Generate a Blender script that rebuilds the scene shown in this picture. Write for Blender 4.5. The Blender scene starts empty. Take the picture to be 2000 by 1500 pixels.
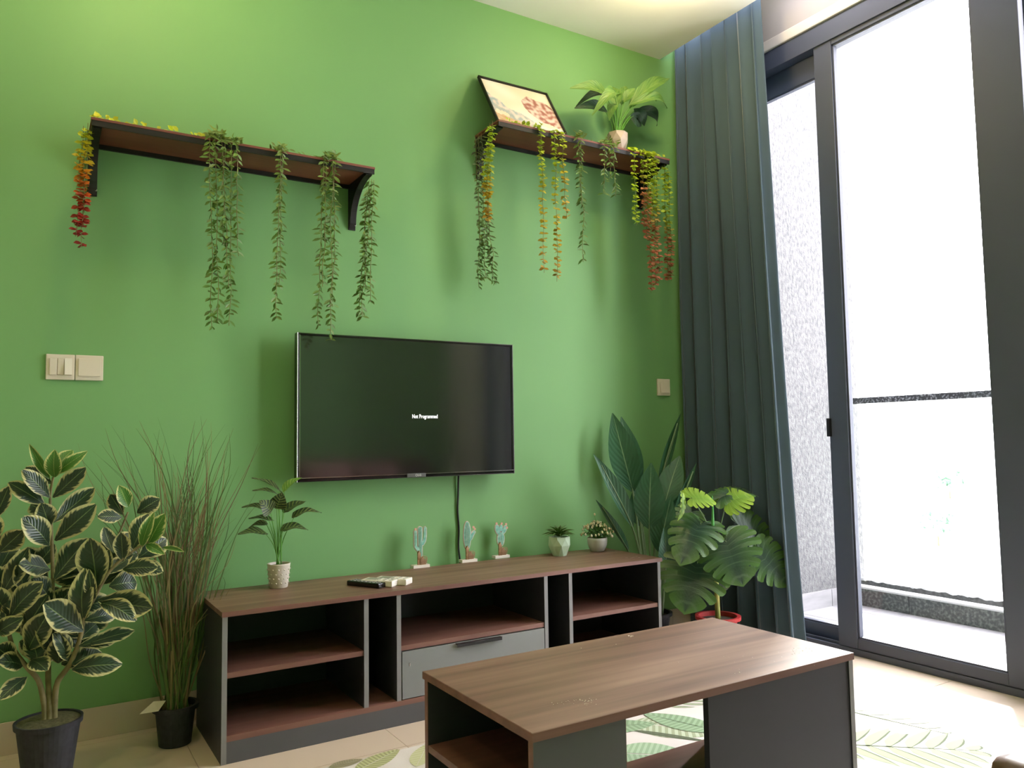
import bpy, bmesh, math, random
from mathutils import Vector, Matrix, noise
random.seed(7)
PI = math.pi
SC = bpy.context.scene
COL = SC.collection
V = Vector

# ------------------------------------------------------------------ camera
CAM = V((0.1291, -3.0639, 0.987))
YAW, PITCH, ROLL, FPX = -0.5507, 0.0700, -0.0151, 1526.54
_f = V((-math.sin(YAW)*math.cos(PITCH), math.cos(YAW)*math.cos(PITCH), math.sin(PITCH)))
_r0 = _f.cross(V((0, 0, 1))).normalized()
_u0 = _r0.cross(_f)
_r = math.cos(ROLL)*_r0 + math.sin(ROLL)*_u0
_u = -math.sin(ROLL)*_r0 + math.cos(ROLL)*_u0
cd = bpy.data.cameras.new('camera')
cam = bpy.data.objects.new('camera', cd)
COL.objects.link(cam)
cd.sensor_width = 36.0
cd.lens = FPX*36/2000
cd.clip_start = 0.02
cd.clip_end = 2000
M = Matrix((_r, _u, -_f)).transposed().to_4x4()
M.translation = CAM
cam.matrix_world = M
SC.camera = cam

# ------------------------------------------------------------------ world, sun, exposure
w = bpy.data.worlds.new('sky')
SC.world = w
w.use_nodes = True
bg = w.node_tree.nodes['Background']
bg.inputs[0].default_value = (0.97, 0.92, 1.0, 1)
bg.inputs[1].default_value = 10.0
sd = bpy.data.lights.new('sun', 'SUN')
sd.energy = 5.5
sd.angle = math.radians(7.0)
sd.color = (1.0, 0.97, 0.92)
sun = bpy.data.objects.new('sun', sd)
COL.objects.link(sun)
_e = math.radians(24)
_h = V((-0.4, -0.21, 0)).normalized()
sdir = V((_h.x*math.cos(_e), _h.y*math.cos(_e), -math.sin(_e)))
sun.rotation_euler = sdir.to_track_quat('-Z', 'Y').to_euler()
sun.location = (8, 4, 6)
SC.view_settings.view_transform = 'Standard'
SC.view_settings.look = 'None'
SC.view_settings.gamma = 1.0
SC.view_settings.use_curve_mapping = False
SC.view_settings.exposure = 0.6
SC.cycles.use_denoising = True
SC.cycles.max_bounces = 10
SC.cycles.diffuse_bounces = 6
SC.cycles.transparent_max_bounces = 16
SC.cycles.sample_clamp_indirect = 6.0
SC.cycles.caustics_reflective = False
SC.cycles.caustics_refractive = False

# ------------------------------------------------------------------ placing helpers
def ray(px, py):
    return _f + _r*((px-1000)/FPX) - _u*((py-750)/FPX)
def at(px, py, y):            # a point on the plane y = const, parallel to the green wall
    d = ray(px, py)
    return CAM + d*((y-CAM.y)/d.y)
def atz(px, py, z):
    d = ray(px, py)
    return CAM + d*((z-CAM.z)/d.z)
def depth(p):
    return (p-CAM).dot(_f)

ORG = {}
def tag(o, label=None, cat=None, group=None, kind=None):
    if label: o['label'] = label
    if cat: o['category'] = cat
    if group: o['group'] = group
    if kind: o['kind'] = kind
    return o
def thing(name, label, cat, loc=(0, 0, 0), rz=0, group=None, kind=None):
    o = bpy.data.objects.new(name, None)
    o.empty_display_size = 0.05
    COL.objects.link(o)
    o.location = loc
    o.rotation_euler = (0, 0, rz)
    ORG[o.name] = (V(loc), rz)
    return tag(o, label, cat, group, kind)
def root_of(o):
    while o.parent: o = o.parent
    return o
def toloc(parent, p):          # world point -> local space of the thing's Empty
    r = root_of(parent)
    if r.name not in ORG: return V(p)
    L, rz = ORG[r.name]
    return Matrix.Rotation(-rz, 3, 'Z') @ (V(p)-L)

class MB:
    def __init__(s):
        s.v = []; s.f = []; s.c = []; s.uv = []
    def add(s, vs, fs, col=None, uvs=None):
        n = len(s.v)
        s.v += [V(p) for p in vs]
        s.f += [tuple(i+n for i in f) for f in fs]
        s.c += [col or (1, 1, 1)]*len(vs)
        s.uv += list(uvs) if uvs else [(p[0], p[1]) for p in vs]
        return s
    def box(s, x0, x1, y0, y1, z0, z1, b=0.0, col=None):
        x0, x1 = min(x0, x1), max(x0, x1); y0, y1 = min(y0, y1), max(y0, y1); z0, z1 = min(z0, z1), max(z0, z1)
        if b <= 0:
            vs = [(x, y, z) for z in (z0, z1) for y in (y0, y1) for x in (x0, x1)]
            return s.add(vs, [(0, 2, 3, 1), (4, 5, 7, 6), (0, 1, 5, 4), (2, 6, 7, 3), (0, 4, 6, 2), (1, 3, 7, 5)], col)
        bm = bmesh.new()
        bmesh.ops.create_cube(bm, size=1)
        for q in bm.verts:
            q.co = V(((x0+x1)/2+q.co.x*(x1-x0), (y0+y1)/2+q.co.y*(y1-y0), (z0+z1)/2+q.co.z*(z1-z0)))
        bmesh.ops.bevel(bm, geom=bm.edges[:], offset=b, segments=2, profile=0.6, affect='EDGES')
        bm.verts.index_update()
        vs = [q.co.copy() for q in bm.verts]; fs = [tuple(q.index for q in f.verts) for f in bm.faces]
        bm.free()
        return s.add(vs, fs, col)
    def tube(s, pts, rad, n=6, col=None, caps=True):
        pts = [V(p) for p in pts]
        rad = rad if isinstance(rad, (list, tuple)) else [rad]*len(pts)
        vs = []; fs = []
        up = V((0.13, 0.31, 1)).normalized()
        for i, p in enumerate(pts):
            t = (pts[min(i+1, len(pts)-1)]-pts[max(i-1, 0)]).normalized()
            a = t.cross(up)
            if a.length < 0.15: a = t.cross(V((1, 0, 0.2)))
            a.normalize(); b = t.cross(a)
            for k in range(n):
                an = 2*PI*k/n
                vs.append(p+(a*math.cos(an)+b*math.sin(an))*rad[i])
        for i in range(len(pts)-1):
            for k in range(n):
                k2 = (k+1) % n
                fs.append((i*n+k, i*n+k2, (i+1)*n+k2, (i+1)*n+k))
        if caps:
            fs.append(tuple(range(n))[::-1]); fs.append(tuple((len(pts)-1)*n+k for k in range(n)))
        return s.add(vs, fs, col)
    def lathe(s, c, prof, n=32, col=None):     # prof: (radius, z) list; closed when radius 0
        vs = []; fs = []
        c = V(c)
        for (r, z) in prof:
            for k in range(n):
                a = 2*PI*k/n
                vs.append(c+V((r*math.cos(a), r*math.sin(a), z)))
        for i in range(len(prof)-1):
            for k in range(n):
                k2 = (k+1) % n
                fs.append((i*n+k, i*n+k2, (i+1)*n+k2, (i+1)*n+k))
        return s.add(vs, fs, col)
    def prism(s, pts, axis, a, b, col=None):  # pts 2D polygon; extruded along axis from a to b
        def mk(p, q):
            return {'x': (q, p[0], p[1]), 'y': (p[0], q, p[1]), 'z': (p[0], p[1], q)}[axis]
        n = len(pts)
        vs = [mk(p, a) for p in pts]+[mk(p, b) for p in pts]
        fs = [tuple(range(n)), tuple(range(n, 2*n))[::-1]]
        fs += [(i, (i+1) % n, n+(i+1) % n, n+i) for i in range(n)]
        return s.add(vs, fs, col)
    def build(s, name, mat, parent=None, world=True, smooth=False, kind=None, label=None):
        me = bpy.data.meshes.new(name)
        vs = s.v
        if parent is not None and world:
            vs = [toloc(parent, p) for p in vs]
        me.from_pydata([tuple(p) for p in vs], [], s.f)
        uvl = me.uv_layers.new(name='UVMap')
        at_ = me.color_attributes.new('col', 'FLOAT_COLOR', 'POINT')
        for i, c in enumerate(s.c):
            at_.data[i].color = (c[0], c[1], c[2], 1)
        for l in me.loops:
            uvl.data[l.index].uv = s.uv[l.vertex_index]
        me.update()
        bm = bmesh.new(); bm.from_mesh(me)
        bmesh.ops.recalc_face_normals(bm, faces=bm.faces[:])
        bm.to_mesh(me); bm.free()
        if mat: me.materials.append(mat)
        if smooth:
            me.polygons.foreach_set('use_smooth', [True]*len(me.polygons))
        o = bpy.data.objects.new(name, me)
        COL.objects.link(o)
        if parent is not None: o.parent = parent
        if kind: o['kind'] = kind
        if label: o['label'] = label
        return o
def place_mesh(name, me, mw, parent, label=None):   # a piece sharing mesh data, world matrix mw
    o = bpy.data.objects.new(name, me)
    COL.objects.link(o)
    o.parent = parent
    L, rz = ORG[root_of(parent).name]
    o.matrix_local = (Matrix.Translation(L) @ Matrix.Rotation(rz, 4, 'Z')).inverted() @ mw
    if label: o['label'] = label
    return o

# ------------------------------------------------------------------ materials
def mat(name, col=(.5, .5, .5), rough=.5, metal=0, spec=.5, emit=None, es=1, sheen=0, coat=0):
    m = bpy.data.materials.new(name); m.use_nodes = True
    b = m.node_tree.nodes['Principled BSDF']
    b.inputs['Base Color'].default_value = (*col, 1)
    b.inputs['Roughness'].default_value = rough
    b.inputs['Metallic'].default_value = metal
    b.inputs['Specular IOR Level'].default_value = spec
    b.inputs['Sheen Weight'].default_value = sheen
    b.inputs['Coat Weight'].default_value = coat
    if emit:
        b.inputs['Emission Color'].default_value = (*emit, 1)
        b.inputs['Emission Strength'].default_value = es
    return m
def NT(m):
    return m.node_tree.nodes, m.node_tree.links, m.node_tree.nodes['Principled BSDF']
def noisy(m, c1, c2, scale=(1, 1, 1), ns=5, detail=4, lo=.3, hi=.7, bump=0, bscale=None, coord='Object', rough=None, bdist=.002):
    N, L, b = NT(m)
    tc = N.new('ShaderNodeTexCoord'); mp = N.new('ShaderNodeMapping'); mp.inputs['Scale'].default_value = scale
    L.new(tc.outputs[coord], mp.inputs[0])
    n = N.new('ShaderNodeTexNoise'); n.inputs['Scale'].default_value = ns; n.inputs['Detail'].default_value = detail
    L.new(mp.outputs[0], n.inputs['Vector'])
    r = N.new('ShaderNodeValToRGB'); r.color_ramp.elements[0].position = lo; r.color_ramp.elements[1].position = hi
    r.color_ramp.elements[0].color = (*c1, 1); r.color_ramp.elements[1].color = (*c2, 1)
    L.new(n.outputs['Fac'], r.inputs[0]); L.new(r.outputs[0], b.inputs['Base Color'])
    if rough:
        rr = N.new('ShaderNodeMapRange'); rr.inputs[3].default_value = rough[0]; rr.inputs[4].default_value = rough[1]
        L.new(n.outputs['Fac'], rr.inputs[0]); L.new(rr.outputs[0], b.inputs['Roughness'])
    if bump:
        n2 = N.new('ShaderNodeTexNoise'); n2.inputs['Scale'].default_value = bscale or ns; n2.inputs['Detail'].default_value = 3
        L.new(tc.outputs[coord], n2.inputs['Vector'])
        bp = N.new('ShaderNodeBump'); bp.inputs['Strength'].default_value = bump; bp.inputs['Distance'].default_value = bdist
        L.new(n2.outputs['Fac'], bp.inputs['Height']); L.new(bp.outputs[0], b.inputs['Normal'])
    return m
def wood(name, c1, c2, c3, rough, axis=0, scale=1.0):
    m = mat(name, c2, rough); N, L, b = NT(m)
    tc = N.new('ShaderNodeTexCoord'); mp = N.new('ShaderNodeMapping')
    s = [26*scale]*3; s[axis] = 1.1*scale
    mp.inputs['Scale'].default_value = s
    L.new(tc.outputs['Object'], mp.inputs[0])
    n = N.new('ShaderNodeTexNoise'); n.inputs['Scale'].default_value = 1.0; n.inputs['Detail'].default_value = 6; n.inputs['Distortion'].default_value = .4
    L.new(mp.outputs[0], n.inputs['Vector'])
    mp2 = N.new('ShaderNodeMapping'); s2 = [7*scale]*3; s2[axis] = .7*scale
    mp2.inputs['Scale'].default_value = s2
    L.new(tc.outputs['Object'], mp2.inputs[0])
    n2 = N.new('ShaderNodeTexNoise'); n2.inputs['Scale'].default_value = 1.3; n2.inputs['Detail'].default_value = 2
    L.new(mp2.outputs[0], n2.inputs['Vector'])
    ad = N.new('ShaderNodeMath'); ad.operation = 'MULTIPLY_ADD'; ad.inputs[1].default_value = .55
    ml = N.new('ShaderNodeMath'); ml.operation = 'MULTIPLY'; ml.inputs[1].default_value = .45
    L.new(n2.outputs['Fac'], ml.inputs[0]); L.new(n.outputs['Fac'], ad.inputs[0]); L.new(ml.outputs[0], ad.inputs[2])
    r = N.new('ShaderNodeValToRGB')
    e = r.color_ramp.elements; e[0].position = .34; e[0].color = (*c1, 1); e[1].position = .64; e[1].color = (*c3, 1)
    k = e.new(.5); k.color = (*c2, 1)
    L.new(ad.outputs[0], r.inputs[0]); L.new(r.outputs[0], b.inputs['Base Color'])
    return m
def translucent(m, fac, colnode=None, boost=1.6):
    N, L, b = NT(m)
    out = N['Material Output']
    t = N.new('ShaderNodeBsdfTranslucent'); mx = N.new('ShaderNodeMixShader'); mx.inputs[0].default_value = fac
    L.new(b.outputs[0], mx.inputs[1]); L.new(t.outputs[0], mx.inputs[2]); L.new(mx.outputs[0], out.inputs[0])
    src = b.inputs['Base Color']
    if src.links: L.new(src.links[0].from_socket, t.inputs[0])
    else: t.inputs[0].default_value = src.default_value
    return m
def vcol(name, rough=.5, tr=0):
    m = mat(name, rough=rough); N, L, b = NT(m)
    a = N.new('ShaderNodeAttribute'); a.attribute_name = 'col'
    L.new(a.outputs['Color'], b.inputs['Base Color'])
    if tr: translucent(m, tr)
    return m

M_wall = noisy(mat('green_paint', rough=.55, spec=.3), (.178, .375, .142), (.192, .395, .152), ns=1.4, detail=3, bump=.05, bscale=220, bdist=.001)
M_white = noisy(mat('white_paint', rough=.7), (.80, .78, .75), (.83, .81, .78), ns=2, bump=.05, bscale=150, bdist=.001)
M_beige = noisy(mat('beige_paint', rough=.7), (.55, .50, .44), (.58, .53, .47), ns=2)
M_lintel = mat('lintel_paint', (.36, .33, .30), .7)
M_tile = noisy(mat('porcelain_tile', rough=.28), (.56, .46, .36), (.59, .485, .38), ns=1.2, detail=2, lo=.2, hi=.8, rough=(.26, .32))
M_grout = mat('grout', (.33, .27, .21), .9)
M_alu = mat('dark_aluminium', (.060, .068, .100), .5, 0.0)
M_black = mat('black_metal', (.018, .017, .018), .45, .4)
M_screw = mat('steel_screw', (.6, .58, .55), .3, 1)
M_shelfwood = wood('red_brown_board', (.12, .032, .020), (.17, .05, .032), (.22, .072, .045), .5)
M_lam = wood('walnut_laminate', (.105, .058, .040), (.17, .098, .067), (.235, .145, .10), .46)
M_lam.node_tree.nodes['Principled BSDF'].inputs['Specular IOR Level'].default_value = .35
M_lamdark = wood('walnut_laminate_edge', (.12, .052, .038), (.165, .074, .054), (.21, .10, .075), .45)
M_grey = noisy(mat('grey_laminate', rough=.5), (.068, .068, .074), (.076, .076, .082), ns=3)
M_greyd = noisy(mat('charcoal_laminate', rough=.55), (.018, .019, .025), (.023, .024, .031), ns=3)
M_greyl = noisy(mat('light_grey_laminate', rough=.5), (.17, .175, .17), (.185, .19, .185), ns=3)
M_edge = mat('grey_edge_band', (.19, .185, .185), .5)
M_plastic = mat('cream_plastic', (.70, .62, .52), .35)
M_whitep = mat('white_plastic', (.78, .73, .66), .35)
M_gloss = mat('gloss_black_plastic', (.008, .008, .009), .12)
M_chrome = mat('chrome_edge', (.55, .53, .50), .16, 1)
M_screen = mat('screen_glass', (.010, .011, .012), .10, 0, 1.0)
M_screen.node_tree.nodes['Principled BSDF'].inputs['IOR'].default_value = 1.7
M_cord = mat('black_rubber', (.01, .01, .01), .5)
M_letters = mat('white_letters', (.8, .8, .8), .5, emit=(1, 1, 1), es=.9)
M_logo = mat('silver_letters', (.7, .7, .7), .3)
M_velvet = noisy(mat('slate_velvet', rough=.85, sheen=.25), (.046, .080, .108), (.056, .094, .124), scale=(1, 1, .25), ns=5, detail=3, lo=.3, hi=.7)
M_pot = noisy(mat('black_pot_plastic', rough=.7), (.008, .009, .012), (.022, .022, .03), ns=60)
M_soil = noisy(mat('soil', rough=.95), (.03, .02, .014), (.08, .055, .04), ns=60, bump=.6, bdist=.004)
M_moss = noisy(mat('dry_moss', rough=.95), (.05, .05, .018), (.12, .11, .045), ns=90, bump=.7, bdist=.004)
M_paper = mat('paper_tag', (.62, .56, .45), .8)
M_stem = noisy(mat('pale_bark', rough=.8), (.13, .11, .045), (.24, .20, .09), ns=30)
M_greenstem = mat('green_stem', (.10, .30, .035), .45)
M_redpot = mat('red_plastic', (.42, .035, .035), .4)
M_sofa = noisy(mat('brown_leather', rough=.45), (.10, .052, .035), (.13, .068, .045), ns=12, bump=.1, bscale=80)
M_cush = noisy(mat('mauve_cloth', rough=.9), (.16, .075, .07), (.20, .10, .09), ns=20)
M_rug = noisy(mat('rug_pile', rough=.95), (.57, .53, .49), (.64, .60, .56), ns=6, bump=.3, bscale=300)
M_leafprint = vcol('rug_print', .95)
M_stucco = noisy(mat('rough_stucco', rough=.95), (.075, .075, .077), (.165, .162, .16), scale=(1, 1, .5), ns=70, detail=8, bump=.7, bscale=110, bdist=.006)
M_btile = noisy(mat('balcony_tile', rough=.5), (.22, .215, .22), (.30, .29, .30), scale=(1, 5, 5), ns=6)
M_ktile = noisy(mat('granite_tile', rough=.4), (.05, .06, .055), (.22, .24, .22), ns=60, lo=.45, hi=.8)
M_conc = mat('pale_concrete', (.75, .75, .74), .9)
M_ground = noisy(mat('far_ground', rough=1), (.62, .66, .60), (.85, .85, .82), ns=.02, lo=.4, hi=.6)
M_vine = vcol('vine_leaf', .45, .25)
M_vstem = mat('vine_stem', (.20, .17, .05), .6)

def glassmat(name, tint=(.97, .985, .98)):
    m = bpy.data.materials.new(name); m.use_nodes = True
    N = m.node_tree.nodes; L = m.node_tree.links
    N.remove(N['Principled BSDF'])
    t = N.new('ShaderNodeBsdfTransparent'); t.inputs[0].default_value = (*tint, 1)
    g = N.new('ShaderNodeBsdfGlossy'); g.inputs['Roughness'].default_value = .02
    f = N.new('ShaderNodeFresnel'); f.inputs[0].default_value = 1.45
    mx = N.new('ShaderNodeMixShader')
    gm = N.new('ShaderNodeNewGeometry'); iv = N.new('ShaderNodeMath'); iv.operation = 'SUBTRACT'; iv.inputs[0].default_value = 1
    L.new(gm.outputs['Backfacing'], iv.inputs[1])
    fm = N.new('ShaderNodeMath'); fm.operation = 'MULTIPLY'; L.new(f.outputs[0], fm.inputs[0]); L.new(iv.outputs[0], fm.inputs[1])
    L.new(fm.outputs[0], mx.inputs[0]); L.new(t.outputs[0], mx.inputs[1]); L.new(g.outputs[0], mx.inputs[2])
    L.new(mx.outputs[0], N['Material Output'].inputs[0])
    return m
M_glass = glassmat('window_glass')

def uvleaf(name, base, edge, vein, rough=.4, mode='margin', tr=.12):
    """leaf shader on UV: u 0..1 across, v 0..1 along"""
    m = mat(name, base, rough); N, L, b = NT(m)
    tc = N.new('ShaderNodeTexCoord'); sp = N.new('ShaderNodeSeparateXYZ'); L.new(tc.outputs['UV'], sp.inputs[0])
    def mt(op, a, bb=None, c=None):
        k = N.new('ShaderNodeMath'); k.operation = op
        for i, q in enumerate((a, bb, c)):
            if q is None: continue
            if isinstance(q, (int, float)): k.inputs[i].default_value = q
            else: L.new(q, k.inputs[i])
        return k.outputs[0]
    au = mt('ABSOLUTE', mt('MULTIPLY_ADD', sp.outputs[0], 2, -1))
    oi = N.new('ShaderNodeObjectInfo')
    # shear coordinates so the noise runs along side veins
    cmb = N.new('ShaderNodeCombineXYZ')
    L.new(mt('MULTIPLY', au, 1.4), cmb.inputs[0])
    L.new(mt('MULTIPLY', mt('SUBTRACT', sp.outputs[1], mt('MULTIPLY', au, .35)), 13), cmb.inputs[1])
    L.new(mt('MULTIPLY', oi.outputs['Random'], 40), cmb.inputs[2])
    n = N.new('ShaderNodeTexNoise'); n.inputs['Scale'].default_value = 1.0; n.inputs['Detail'].default_value = 4
    L.new(cmb.outputs[0], n.inputs['Vector'])
    if mode == 'margin':
        tipw = mt('MULTIPLY', mt('POWER', sp.outputs[1], 5), .35)
        val = mt('ADD', mt('ADD', au, tipw), mt('MULTIPLY_ADD', n.outputs['Fac'], .9, -.45))
        r = N.new('ShaderNodeMapRange'); r.inputs[1].default_value = .74; r.inputs[2].default_value = .88
        L.new(val, r.inputs[0]); fac = r.outputs[0]
    elif mode == 'stripe':
        ph = mt('MULTIPLY', mt('SUBTRACT', sp.outputs[1], mt('MULTIPLY', au, .22)), 44)
        sn = mt('SINE', mt('ADD', ph, mt('MULTIPLY', n.outputs['Fac'], 3)))
        r = N.new('ShaderNodeMapRange'); r.inputs[1].default_value = .35; r.inputs[2].default_value = .8
        L.new(sn, r.inputs[0]); fac = mt('MULTIPLY', r.outputs[0], .85)
    else:
        r = N.new('ShaderNodeMapRange'); r.inputs[1].default_value = .35; r.inputs[2].default_value = .75
        L.new(n.outputs['Fac'], r.inputs[0]); fac = mt('MULTIPLY', r.outputs[0], .8)
    mx = N.new('ShaderNodeMix'); mx.data_type = 'RGBA'
    L.new(fac, mx.inputs[0]); mx.inputs[6].default_value = (*base, 1); mx.inputs[7].default_value = (*edge, 1)
    mid = N.new('ShaderNodeMapRange'); mid.inputs[1].default_value = .05; mid.inputs[2].default_value = .02
    L.new(au, mid.inputs[0])
    mx2 = N.new('ShaderNodeMix'); mx2.data_type = 'RGBA'
    L.new(mt('MULTIPLY', mid.outputs[0], .8), mx2.inputs[0]); L.new(mx.outputs[2], mx2.inputs[6]); mx2.inputs[7].default_value = (*vein, 1)
    L.new(mx2.outputs[2], b.inputs['Base Color'])
    # side veins relief
    bp = N.new('ShaderNodeBump'); bp.inputs['Strength'].default_value = .25; bp.inputs['Distance'].default_value = .002
    L.new(mt('SINE', mt('MULTIPLY', mt('SUBTRACT', sp.outputs[1], mt('MULTIPLY', au, .3)), 70)), bp.inputs['Height'])
    L.new(bp.outputs[0], b.inputs['Normal'])
    if tr: translucent(m, tr)
    return m
M_rubber = uvleaf('variegated_leaf', (.022, .050, .024), (.50, .48, .22), (.20, .28, .10), .35)
M_rubbery = uvleaf('young_variegated_leaf', (.07, .20, .03), (.55, .56, .22), (.35, .45, .12), .35)
M_bird = uvleaf('broad_blade_leaf', (.035, .115, .060), (.045, .15, .075), (.26, .40, .24), .38, 'mottle', .1)
M_prayer = uvleaf('striped_leaf', (.022, .050, .020), (.20, .26, .07), (.16, .26, .06), .4, 'stripe')
M_prayery = uvleaf('young_striped_leaf', (.12, .30, .04), (.30, .45, .10), (.2, .4, .08), .4, 'stripe')
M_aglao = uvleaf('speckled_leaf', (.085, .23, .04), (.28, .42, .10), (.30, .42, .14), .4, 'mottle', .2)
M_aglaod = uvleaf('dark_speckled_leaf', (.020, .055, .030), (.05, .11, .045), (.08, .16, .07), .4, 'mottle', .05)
M_succ = uvleaf('succulent_leaf', (.045, .13, .035), (.20, .30, .05), (.10, .22, .05), .45, 'mottle', .05)

# ------------------------------------------------------------------ structure
XW, H = 3.2815, 3.025
XP = 2.981
YB, XL = -3.32, -1.7
def struct(name, mb, m, **k):
    o = mb.build(name, m, None, world=False)
    o['kind'] = 'structure'
    return o
TJX, TJY, TS = 1.187, -0.655, 0.6
def tile_field(parent, m, x0, x1, y0, y1, jx, jy, sx, sy, ztop, th, gap=.002, name='tile'):
    cache = {}
    nx0 = math.floor((x0-jx)/sx); nx1 = math.ceil((x1-jx)/sx)
    ny0 = math.floor((y0-jy)/sy); ny1 = math.ceil((y1-jy)/sy)
    for i in range(nx0, nx1):
        for j in range(ny0, ny1):
            a, b = max(x0, jx+i*sx)+gap/2, min(x1, jx+(i+1)*sx)-gap/2
            c, d = max(y0, jy+j*sy)+gap/2, min(y1, jy+(j+1)*sy)-gap/2
            if b-a < .02 or d-c < .02: continue
            key = (round(b-a, 3), round(d-c, 3))
            if key not in cache:
                q = MB(); q.box(-(b-a)/2, (b-a)/2, -(d-c)/2, (d-c)/2, -th, 0)
                o = q.build(name, m, parent, world=False)
                cache[key] = o.data
            else:
                o = bpy.data.objects.new(name, cache[key]); COL.objects.link(o); o.parent = parent
            o.location = ((a+b)/2, (c+d)/2, ztop)
fl = struct('floor', MB().box(XL, XW+.12, YB, .0, -.15, -.0035), M_grout)
tile_field(fl, M_tile, XL, XW, YB, -.010, TJX, TJY, TS, TS, 0, .0035)
struct('wall_back', MB().box(XL-.1, XW+.12, 0, .04, -.15, 3.35), M_wall)
struct('wall_front', MB().box(XL-.1, XW+.12, YB-.1, YB, -.15, 3.35), M_wall)
struct('wall_left', MB().box(XL-.1, XL, YB, 0, -.15, 3.35), M_beige)
# window wall: pier by the green wall, pier beyond the door, lintel
DY0, DY1 = -.06, -2.36       # door opening
DZ = 2.934
struct('wall_right', MB().box(XW, XW+.12, DY0, 0, -.15, 3.35).box(XW, XW+.12, YB, DY1, -.15, 3.35)
       , M_white)
struct('wall_right_lintel', MB().box(XW+.02, XW+.12, DY1, DY0, DZ, 3.35), M_lintel)
struct('trim_1', MB().box(XW-.015, XW+.02, DY1, DY0, DZ, DZ+.055, b=.006), M_beige)
struct('ceiling', MB().box(XL-.1, XP, YB, 0, H, H+.12).box(XP, XW+.12, YB, 0, 3.30, 3.42), M_white)
# baseboard tiles
bb = struct('baseboard_back', MB().box(XL, XW, -.006, 0, 0, .100), M_grout)
for k in range(-5, 5):
    a = max(XL, .55+k*.6)+.001; b = min(XW, .55+(k+1)*.6)-.001
    if b-a > .03: MB().box(a, b, -.010, -.004, .0, .102).build('tile', M_tile, bb, world=False)
bbr = struct('baseboard_right', MB().box(XW-.006, XW, YB, DY1, 0, .100), M_grout)
MB().box(XW-.01, XW-.004, YB+.001, DY1-.6, 0, .102).build('tile', M_tile, bbr, world=False)
MB().box(XW-.01, XW-.004, DY1-.598, DY1-.001, 0, .102).build('tile', M_tile, bbr, world=False)

# sliding door: fixed frame and three sashes
door = thing('door_1', None, None, (XW, 0, 0), kind='structure')
X = XW
f = MB()
f.box(X-.004, X+.11, DY1, DY0, 2.835, DZ, .002)
f.box(X, X+.11, DY0-.045, DY0, 0, 2.835).box(X, X+.11, DY1, DY1+.045, 0, 2.835)
f.box(X, X+.11, DY1, DY0, -.02, .028)
f.box(X+.018, X+.024, DY1+.05, DY0-.05, .028, .04).box(X+.07, X+.076, DY1+.05, DY0-.05, .028, .04)
f.build('door_frame', M_alu, door)
def sash(y0, y1, wl, wr, zb, zt, xo, ztop=2.835, b=.003):
    q = MB()
    q.box(xo, xo+.04, y0, y0-wl, .03, ztop, b)
    q.box(xo, xo+.04, y1, y1+wr, .03, ztop, b)
    q.box(xo+.001, xo+.039, y1+wr, y0-wl, .03, zb, b)
    q.box(xo+.001, xo+.039, y1+wr, y0-wl, zt, ztop, b)
    # glazing bead
    for (ya, yb, za, zb_) in ((y0-wl-.008, y0-wl, zb, zt), (y1+wr, y1+wr+.008, zb, zt), (y1+wr, y0-wl, zb, zb+.008), (y1+wr, y0-wl, zt-.008, zt)):
        q.box(xo+.008, xo+.032, ya, yb, za, zb_)
    s = q.build('sash', M_alu, door)
    MB().box(xo+.017, xo+.023, y1+wr-.004, y0-wl+.004, zb-.004, zt+.004).build('glass_pane', M_glass, s)
    return s
sA = sash(DY0-.046, -.800, .06, .050, .092, 2.72, X+.055)
sB = sash(-.735, -1.638, .096, .174, .075, 2.812, X+.004)
sC = sash(-1.56, DY1+.046, .08, .06, .092, 2.72, X+.055)
MB().box(X-.012, X+.006, -.730, -.747, .975, 1.06, .003).build('latch', M_black, sA)

# ------------------------------------------------------------------ balcony and outside
ZB = -.05
bf = struct('floor_balcony', MB().box(XW+.12, 4.62, -3.4, .04, -.25, ZB-.004), M_grout)
tile_field(bf, M_btile, XW+.12, 4.435, -3.4, .035, 3.967, -.36, .308, .6, ZB, .004, .004)
wb = struct('wall_balcony', MB().box(XW+.12, 4.62, .04, .20, -.4, 3.6), M_stucco)
for k in range(-1, 3):
    a = max(XW+.12, 3.967+k*.308)+.002; b = min(4.43, 3.967+(k+1)*.308)-.002
    if b-a > .03: MB().box(a, b, .028, .04, ZB, .05).build('tile', M_btile, wb, world=False)
struct('wall_balcony_far', MB().box(XW+.12, 4.6, -3.5, -3.4, -.4, 3.4), M_stucco)
kb = struct('balcony_kerb', MB().box(4.445, 4.60, -3.4, .04, ZB, .062, .004), M_conc)
for k in range(6):
    b = -.36-.6*(k-1); a = max(-3.4, b-.6)
    b = min(b, .038)
    MB().box(4.435, 4.444, a+.002, b-.002, ZB, .050).build('tile', M_ktile, kb, world=False)
bal = thing('balcony_balustrade', 'glass balcony balustrade with a dark speckled handrail beyond the sliding door', 'railing', (4.50, -1.6, .06))
MB().box(4.494, 4.506, -3.38, .03, .07, 1.176).build('glass_panel', M_glass, bal)
MB().box(4.475, 4.525, -3.39, .035, 1.170, 1.208, .004).build('handrail', noisy(mat('speckled_rail', rough=.4), (.03, .03, .035), (.40, .42, .45), ns=90, lo=.5, hi=.75), bal)
q = MB()
pts = []
n = 260
for i in range(n+1):
    y = .03-3.40*i/n
    z = .087+.010*noise.noise(V((y*22, 0, 0)))+.006*noise.noise(V((y*70, 3, 0)))
    pts.append((y, z))
pts = [(p[0], max(p[1], .075)) for p in pts]
vs = []; fs = []
for (y, z) in pts:
    vs += [(4.515, y, .062), (4.515, y, z), (4.545, y, z), (4.545, y, .062)]
for i in range(n):
    for k in range(3): fs.append((4*i+k, 4*i+k+1, 4*i+5+k, 4*i+4+k))
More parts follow.
